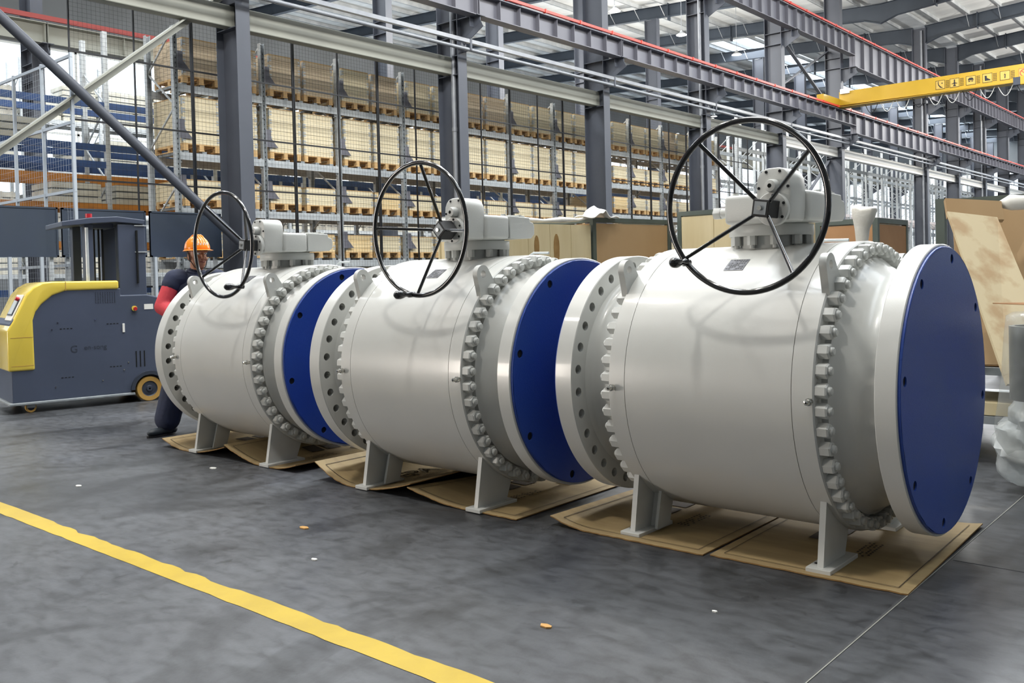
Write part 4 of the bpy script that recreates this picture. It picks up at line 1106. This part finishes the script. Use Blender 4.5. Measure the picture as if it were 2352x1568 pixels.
framed_crate(-5.91, 6.75, math.radians(82.4), 1.22, 1.1, 1.845, 'plywood_pale', 'plywood_pale', 'pale plywood crate with two brown knots behind the middle valve', boards=4, knots=((.42, 1.62, .035, .11), (.70, 1.61, .042, .14), (.10, 1.25, .03, .09)), top=False)
framed_crate(-5.74, 7.98, math.radians(82.4), 1.31, 1.1, 1.93, 'plywood_brown', 'plywood_brown', 'brown plywood crate with green steel frame behind the gap between middle and right valve', boards=1)
framed_crate(-5.50, 9.32, 0, 1.35, 1.1, 2.02, 'plywood_pale', 'plywood_pale', 'pale plywood crate with green frame behind the nearest gearbox', boards=3)
framed_crate(-3.72, 9.0, 0, .62, .9, 1.80, 'plywood_red', 'plywood_red', 'reddish plywood crate right of the nearest gearbox', boards=1)
# white strap and film on the crates
def drape(pts, r, label, nm='film_wrap', m='foam'):
    o = MB().tube(pts, r, 12).build(nm, m, smooth=70); tag(o, label, 'wrapping')
drape([(-5.93, 6.80, 1.862), (-5.92, 7.05, 1.885), (-5.87, 7.30, 1.880), (-5.83, 7.55, 1.895), (-5.80, 7.80, 1.90), (-5.78, 7.95, 1.93)], [.012, .03, .018, .032, .016, .012], 'rolled white foam film lying along the pale crate edge')
b = MB(); b.grid(lambda u, v: (-5.90+.26*v+.02*math.sin(7*u), 7.86+.46*u, 1.932+.13*math.exp(-((u-.45)/.26)**2)*(1-.5*abs(2*v-1))+.014*math.sin(17*u+5*v)), 26, 12)
b.v += []; o = b.build('film_bundle', 'foam', smooth=60)
md = o.modifiers.new('thick', 'SOLIDIFY'); md.thickness = .012
tag(o, 'crumpled white foam film bundle on top of the brown crate', 'wrapping')
# wrapped white post
b = MB(); rr = random.Random(2)
prof = [(.75, .055), (1.2, .056), (1.54, .058), (1.68, .070), (1.78, .088), (1.84, .098), (1.862, .090), (1.878, .05), (1.885, .01)]
b.lathe(prof, 14, 'Z'); b.v = [(x*(1+.12*math.sin(9*z+60*x))+(.05*max(0, z-1.7)/.18 if x > .04 else 0), y, z+(.035*max(0, 1-abs(x+.04)/.05) if z > 1.8 else 0)) for x, y, z in b.v]
o = b.build('wrapped_post', 'wrap_white', smooth=60); o.location = (-3.09, 8.55, -.75+.0); o.scale = (1, 1, 1)
o.location.z = 0
MB().cyl((0, 0, 0), (0, 0, .9), .05, 12).build('post_core', 'steel_tube', o)
tag(o, 'post wrapped in white film beside the reddish crate', 'post')

# steel frame rack with leaning plywood at the right
t = thing('frame_trolley', 'green steel frame trolley behind the leaning plywood boards', 'trolley', (-2.0, 7.0, 0))
for xx in (0, 1.9):
    for yy in (0, .9): MB().mm((xx, yy, 0), (xx+.06, yy+.06, 1.80)).build('post', 'frame_green', t)
for z in (.28, .60, 1.745):
    MB().mm((.06, 0, z), (1.9, .06, z+.05)).build('rail', 'frame_green' if z > 1 else 'galv', t); MB().mm((.06, .9, z), (1.9, .96, z+.05)).build('rail', 'frame_green' if z > 1 else 'galv', t)
    for xx in (0, 1.9): MB().mm((xx, .06, z), (xx+.06, .9, z+.05)).build('rail', 'frame_green' if z > 1 else 'galv', t)
for z in (.33, .65): MB().mm((.0, -.5, z-.05), (1.9, .9, z)).build('shelf', 'galv_dark', t)
o = MB().mm((-1.78, 6.52, .335), (-1.0, 7.1, .42)).build('board_stack', 'plywood_pale', bevel=.004); tag(o, 'short pale boards lying on the lower trolley shelf', 'boards')
o = MB().mm((-1.80, 6.55, .655), (-1.30, 7.0, .685)).build('board_stack', 'plywood_brown', bevel=.003); tag(o, 'brown board lying on the upper trolley shelf', 'boards')
def leaning(name, pts, t_, m, label):
    """quad given by 4 corners, thickened along its normal"""
    P = [Vector(p) for p in pts]; nrm = (P[1]-P[0]).cross(P[3]-P[0]).normalized()*t_
    b = MB().add([p for p in P]+[p+nrm for p in P], [(0, 1, 2, 3), (7, 6, 5, 4), (0, 4, 5, 1), (1, 5, 6, 2), (2, 6, 7, 3), (3, 7, 4, 0)])
    o = b.build(name, m); tag(o, label, 'board'); return o
leaning('plywood_sheet', [(-1.68, 6.10, 1.645), (-1.18, 5.30, .68), (-.95, 5.50, .70), (-1.44, 6.28, 1.60)], .018, 'chipboard', 'chipboard sheet leaning steeply beside the blue cover')
leaning('plywood_sheet', [(-1.80, 6.66, 1.74), (-1.70, 6.45, .67), (-1.10, 6.62, .67), (-1.30, 6.85, 1.70)], .020, 'plywood_brown', 'brown plywood sheet standing behind the leaning chipboard')
o = leaning('timber_plank', [(-1.74, 6.30, 1.755), (-1.44, 6.42, 1.72), (-1.42, 6.40, 1.60), (-1.72, 6.28, 1.635)], .07, 'plywood_brown', 'thick yellowish timber end above the leaning chipboard')
drape([(-1.46, 6.45, 1.70), (-1.40, 6.47, 1.71), (-1.33, 6.48, 1.705), (-1.25, 6.50, 1.715), (-1.10, 6.5, 1.73), (-.6, 6.6, 1.76)], [.02, .05, .045, .03, .035, .03], 'white film wrapped pole sticking out at the right edge')
o = leaning('wood_splinter', [(-1.28, 5.5, 1.105), (-1.0, 5.45, 1.095), (-1.0, 5.46, 1.115), (-1.28, 5.5, 1.11)], .01, 'plywood_red', 'thin dark lath sticking out at the right edge')
# film wrapped steel tube and plastic bags
t = thing('wrapped_tube', 'steel pipe piece wrapped in clear plastic at the right edge', 'pipe', (-1.02, 5.30, .0))
MB().lathe([(.62, .10), (.62, .14), (1.0, .14), (1.0, .115), (.62, .115)], 32, 'Z').build('pipe_ring', 'steel_tube', t, smooth=30)
MB().cyl((0, 0, .0), (0, 0, .95), .05, 16).build('stand', 'steel_tube', t)
fb = MB(); fb.lathe([(1.06, .05), (1.07, .12), (1.05, .155), (.92, .16), (.75, .165), (.60, .18), (.48, .20), (.40, .19), (.33, .15)], 36, 'Z')
fb.v = [(x*(1+.09*math.sin(5*math.atan2(y, x)+6*z)), y*(1+.09*math.sin(4*math.atan2(y, x)+9*z)), z) for x, y, z in fb.v]
fb.build('plastic_film', 'clear_film', t, smooth=70)
def bag(name, c, r, label, seedv, m='milky_film'):
    b = MB().sphere(c, 1.0, 40, 26); rr = random.Random(seedv); ph = [rr.uniform(0, 6) for _ in range(12)]
    vs = []
    for x, y, z in b.v:
        p = Vector((x, y, z))-Vector(c)
        k = 1+.13*math.sin(6*p.x+ph[0]+3*p.z)+.10*math.sin(9*p.y+ph[1]-4*p.z)+.07*math.sin(15*p.z+ph[2]+6*p.x)+.05*abs(math.sin(13*p.x-11*p.y+ph[3]))
        q = Vector((p.x*r[0], p.y*r[1], p.z*r[2]))*k+Vector(c); vs.append((q.x, q.y, max(q.z, .004)))
    b.v = vs; o = b.build(name, m, smooth=50); tag(o, label, 'plastic bag'); return o
bag('plastic_bag', (-1.12, 5.95, .30), (.23, .26, .26), 'crumpled clear plastic bag lying on the floor at the right edge', 4)
bag('plastic_bag', (-.78, 5.60, .36), (.26, .30, .34), 'larger crumpled plastic bag cut by the right edge', 9)
# far yellowish crate at the right edge
framed_crate(-2.75, 12.0, 0, 1.8, 1.2, 1.36, 'plywood_pale', 'plywood_pale', 'pale plywood crate seen behind the chipboard at the right edge', boards=2)
o = MB().mm((-2.55, 12.2, 1.362), (-2.05, 12.7, 1.60)).build('carton', 'wood_box', bevel=.004); tag(o, 'small pale carton on the crate at the right edge', 'box')

# ================================================================== worker behind the leftmost valve
def remeshed(mb, voxel, smooth_it, name, mats):
    me = mb.mesh(name, mats); o = bpy.data.objects.new(name, me); COL.objects.link(o)
    r = o.modifiers.new('r', 'REMESH'); r.mode = 'VOXEL'; r.voxel_size = voxel; r.use_smooth_shade = True
    s = o.modifiers.new('s', 'SMOOTH'); s.iterations = smooth_it; s.factor = .5
    dg = bpy.context.evaluated_depsgraph_get(); m2 = bpy.data.meshes.new_from_object(o.evaluated_get(dg))
    bpy.data.objects.remove(o)
    m2.materials.clear()
    for m in (mats if isinstance(mats, (list, tuple)) else [mats]): m2.materials.append(MATS[m])
    m2.polygons.foreach_set('use_smooth', [True]*len(m2.polygons))
    return m2
def limb(b, pts, rs, n=14):
    for k in range(len(pts)-1):
        b.cyl(pts[k], pts[k+1], rs[k], n, rs[k+1])
    for p, r in zip(pts, rs): b.sphere(p, r, n, 8)
wk = thing('person', 'worker in orange helmet and navy and red jacket behind the leftmost valve', 'person', (-7.50, 4.33, 0), math.radians(-16))
# local frame: +x is where the chest points, +y is the person's left
hip = Vector((0, 0, .90)); chest = Vector((.03, 0, 1.22)); neck = Vector((.045, 0, 1.42)); headc = Vector((.085, .005, 1.575))
shR, elR, haR = Vector((.03, -.185, 1.375)), Vector((.06, -.30, 1.13)), Vector((.26, -.20, 1.03))
shL, elL, haL = Vector((.03, .185, 1.375)), Vector((.10, .28, 1.12)), Vector((.30, .15, 1.05))
knR, anR = Vector((.06, -.20, .49)), Vector((-.02, -.27, .09))
knL, anL = Vector((.07, .13, .49)), Vector((.0, .20, .09))
b = MB()
limb(b, [hip, chest, neck+Vector((0, 0, -.05))], [.135, .135, .075]); limb(b, [neck-Vector((0, 0, .04)), headc-Vector((.02, 0, .06))], [.056, .058])
for sh, el, ha in ((shR, elR, haR), (shL, elL, haL)): limb(b, [sh, el, ha], [.052, .042, .03])
for s, kn, an in ((-1, knR, anR), (1, knL, anL)): limb(b, [hip+Vector((0, s*.09, -.03)), kn, an], [.085, .058, .045])
yawh = Matrix.Rotation(math.radians(14), 3, 'Z')
H = lambda x, y, z: headc+yawh @ Vector((x, y, z))
b.sphere(H(-.005, 0, .025), (.095, .076, .112), 24, 18, yawh); b.sphere(H(.018, 0, -.055), (.072, .060, .075), 20, 14, yawh)
b.sphere(H(.052, 0, -.098), (.028, .03, .022), 12, 8, yawh)
b.cyl(H(.085, 0, .022), H(.103, 0, -.022), .010, 10, .016); b.sphere(H(.099, 0, -.026), (.017, .018, .012), 12, 8, yawh)
for s in (-1, 1):
    b.sphere(H(-.005, s*.078, -.01), (.018, .012, .034), 12, 8, yawh); b.sphere(H(.066, s*.034, -.03), (.026, .026, .022), 12, 8, yawh); b.sphere(H(.08, s*.032, .032), (.016, .03, .009), 10, 6, yawh)
# hands: palm, four fingers and thumb resting on the flange rim
for s, el, ha in ((-1, elR, haR), (1, elL, haL)):
    d = (ha-el).normalized(); side = Vector((0, 0, 1)).cross(d).normalized(); dn = d.cross(side).normalized()*-1
    pc = ha+d*.045; R = Matrix((d, side, d.cross(side))).transposed(); b.sphere(pc, (.048, .040, .017), 14, 10, R)
    for k, L_ in enumerate((.068, .078, .073, .056)):
        r0 = pc+d*.035+side*(.030-.02*k)
        b.tube([r0, r0+d*L_*.45-Vector((0, 0, .006)), r0+d*L_*.75-Vector((0, 0, .022)), r0+d*L_*.9-Vector((0, 0, .042))], [.0092, .0088, .008, .0066], 8)
        b.sphere(r0+d*L_*.9-Vector((0, 0, .042)), .0066, 8, 6)
    th = pc-d*.015-side*s*.034
    b.tube([th, th+d*.03-side*s*.022-Vector((0, 0, .008)), th+d*.056-side*s*.026-Vector((0, 0, .02))], [.0115, .0105, .008], 8)
bd = link('body', remeshed(b, .006, 3, 'body', 'skin'), wk); bd['label'] = 'tanned face and neck'
# eyes, brows, mouth
for s in (-1, 1):
    e = MB().sphere(H(.081, s*.032, .016), (.011, .014, .0095), 12, 8, yawh).build('eye', 'white_paint', bd, smooth=60)
    MB().sphere(H(.0905, s*.031, .016), .0048, 8, 6).build('iris', 'hair', e, smooth=60)
    MB().tube([H(.087, s*.014, .040), H(.090, s*.03, .045), H(.082, s*.052, .040)], [.003, .005, .003], 6).build('eyebrow', 'hair', bd, smooth=60)
MB().tube([H(.082, -.026, -.060), H(.092, -.012, -.057), H(.094, 0, -.0585), H(.092, .012, -.057), H(.082, .026, -.060)], [.003, .0065, .006, .0065, .003], 8).build('mouth', 'mouth', bd, smooth=60)
hr = MB().sphere(H(-.02, 0, .03), (.092, .083, .10), 20, 14, yawh); hr.v = [p for p in hr.v]
hh = MB(); hh.sphere(H(-.028, 0, .01), (.082, .080, .085), 20, 14, yawh)
link('hair', remeshed(hh, .008, 1, 'hair', 'hair'), wk)
# helmet: shell with brim and ridge
hc = H(0, 0, .052)
hb = MB()
def shell(u, v):
    a = 2*PI*u; t = PI/2*v
    r = Vector((.128*math.cos(a), .106*math.sin(a), 0))*math.cos(t) if v > 0 else Vector((.128*math.cos(a), .106*math.sin(a), 0))
    return tuple(hc+yawh @ Vector((r.x, r.y, .128*math.sin(t)+.006*math.cos(a)*0)))
hb.grid(shell, 40, 14)
def brim(u, v):
    a = 2*PI*u; f_ = .5+.5*math.cos(a); ext = .012+.045*f_**3
    return tuple(hc+yawh @ Vector(((.126+ext*v)*math.cos(a), (.104+(.012+.016*f_)*v)*math.sin(a), -.004-.014*v*(1-.3*f_)+.006)))
hb.grid(brim, 40, 3)
for yy in (-.022, 0, .022):
    hb.tube([hc+yawh @ Vector((.120*math.cos(t), yy, .006+.124*math.sin(t))) for t in [PI*k/16*.8+.35 for k in range(17)]], .0075, 8)
hm_ = hb.build('helmet', 'orange_plastic', wk, smooth=50); hm_['label'] = 'bright orange safety helmet'
md = hm_.modifiers.new('thick', 'SOLIDIFY'); md.thickness = .004
lt = MB()
for k in range(5):
    a = math.radians(-32+13*k); P_ = lambda aa, z: hc+yawh @ Vector((.1295*math.cos(aa)*math.cos(.33), .1075*math.sin(aa)*math.cos(.33), z))*1.0
    lt.add([P_(a, .036), P_(a+.12, .036), P_(a+.12, .054), P_(a, .054)], [(0, 1, 2, 3)])
lt.build('helmet_print', 'white_paint', hm_)
MB().tube([H(.0, -.088, .04), H(.02, -.082, -.04), H(.045, -.05, -.105), H(.05, 0, -.122), H(.045, .05, -.105), H(.02, .082, -.04), H(.0, .088, .04)], .004, 6).build('chin_strap', 'black_matt', hm_, smooth=60)
# jacket: navy body with red sleeves
b = MB()
limb(b, [hip+Vector((0, 0, -.02)), Vector((.02, 0, 1.08)), chest, Vector((.03, 0, 1.33))], [.165, .168, .170, .130])
for s in (-1, 1):
    limb(b, [Vector((.02, s*.07, 1.20)), Vector((.02, s*.15, 1.36))], [.13, .075]); limb(b, [hip+Vector((0, s*.06, -.03)), Vector((.02, s*.075, 1.2))], [.13, .13])
limb(b, [Vector((.03, 0, 1.36)), Vector((.045, 0, 1.425))], [.09, .072])
jm = remeshed(b, .012, 6, 'jacket', 'navy_cloth'); jk = link('jacket', jm, wk); jk['label'] = 'navy work jacket'
MB().tube([Vector((.045+.068*math.cos(2*PI*k/20), .068*math.sin(2*PI*k/20), 1.435-.02*math.cos(2*PI*k/20))) for k in range(20)], .016, 8, closed=True).build('collar', 'navy_cloth', jk, smooth=60)
MB().box((.197, 0, 1.15), (.006, .012, .42), R=Matrix.Rotation(-.10, 3, 'Y')).build('zip', 'black_matt', jk)
for s, sh, el, ha in ((-1, shR, elR, haR), (1, shL, elL, haL)):
    b = MB(); limb(b, [sh+(el-sh)*.12, el, el+(ha-el)*.78], [.078, .070, .058])
    sm = remeshed(b, .010, 5, 'sleeve', 'red_cloth'); sl_ = link('sleeve', sm, jk); sl_['label'] = 'red sleeve'
    b = MB(); limb(b, [sh+Vector((-.0, -s*.04, -.005)), sh+Vector((0, 0, -.01)), sh+(el-sh)*.24], [.092, .090, .086]); link('shoulder_yoke', remeshed(b, .010, 4, 'shoulder_yoke', 'navy_cloth'), jk)
    d = (ha-el).normalized()
    b = MB(); b.sphere(ha+d*.045, (.055, .045, .028), 14, 10, Matrix((d, Vector((0, 0, 1)).cross(d).normalized(), d.cross(Vector((0, 0, 1)).cross(d).normalized()))).transposed()); limb(b, [ha-d*.04, ha+d*.02], [.038, .036])
    side = Vector((0, 0, 1)).cross(d).normalized()
    for k, L_ in enumerate((.070, .080, .075, .058)):
        r0 = ha+d*.08+side*(.030-.02*k)
        b.tube([r0, r0+d*L_*.45-Vector((0, 0, .006)), r0+d*L_*.78-Vector((0, 0, .022)), r0+d*L_*.95-Vector((0, 0, .045))], [.0115, .011, .010, .008], 8)
    th = ha+d*.03-side*s*.034
    b.tube([th, th+d*.03-side*s*.022-Vector((0, 0, .008)), th+d*.058-side*s*.026-Vector((0, 0, .02))], [.014, .013, .010], 8)
    gl = link('work_glove', remeshed(b, .005, 2, 'work_glove', 'glove'), wk); gl['label'] = 'white work glove'
# trousers and shoes
b = MB()
for s, kn, an in ((-1, knR, anR), (1, knL, anL)): limb(b, [hip+Vector((0, s*.085, -.02)), kn, an+Vector((0, 0, .05))], [.135, .115, .112])
limb(b, [hip+Vector((0, -.06, .03)), hip+Vector((0, .06, .03))], [.135, .135])
tr = link('trousers', remeshed(b, .012, 5, 'trousers', 'navy_cloth'), wk); tr['label'] = 'dark navy work trousers'
for s, an, dirv in ((-1, anR, Vector((.45, -.89, 0)).normalized()), (1, anL, Vector((.9, .3, 0)).normalized())):
    b = MB(); z = Vector((0, 0, 1)); sd_ = z.cross(dirv)
    R = Matrix((dirv, sd_, z)).transposed()
    b.sphere(an+Vector((0, 0, -.01))*1-z*.0, (.062, .05, .06), 16, 10, R); b.sphere(Vector((an.x, an.y, .045))+dirv*.03, (.10, .046, .042), 18, 10, R)
    b.sphere(Vector((an.x, an.y, .04))+dirv*.13, (.085, .047, .036), 18, 10, R); b.sphere(Vector((an.x, an.y, .04))-dirv*.045, (.05, .042, .038), 14, 10, R)
    b.v = [(x, y, max(zz, .003)) for x, y, zz in b.v]
    sh_ = link('work_shoe', remeshed(b, .006, 3, 'work_shoe', 'shoe'), wk); sh_['label'] = 'dark safety shoe'
    bs = MB().prism([(an.x+(R @ Vector((.19*math.cos(2*PI*k/24)*(1 if math.cos(2*PI*k/24) > 0 else .5)+.03, .052*math.sin(2*PI*k/24), 0))).x, an.y+(R @ Vector((.19*math.cos(2*PI*k/24)*(1 if math.cos(2*PI*k/24) > 0 else .5)+.03, .052*math.sin(2*PI*k/24), 0))).y) for k in range(24)], 0, .016, 'XY').build('sole', 'black_matt', sh_)
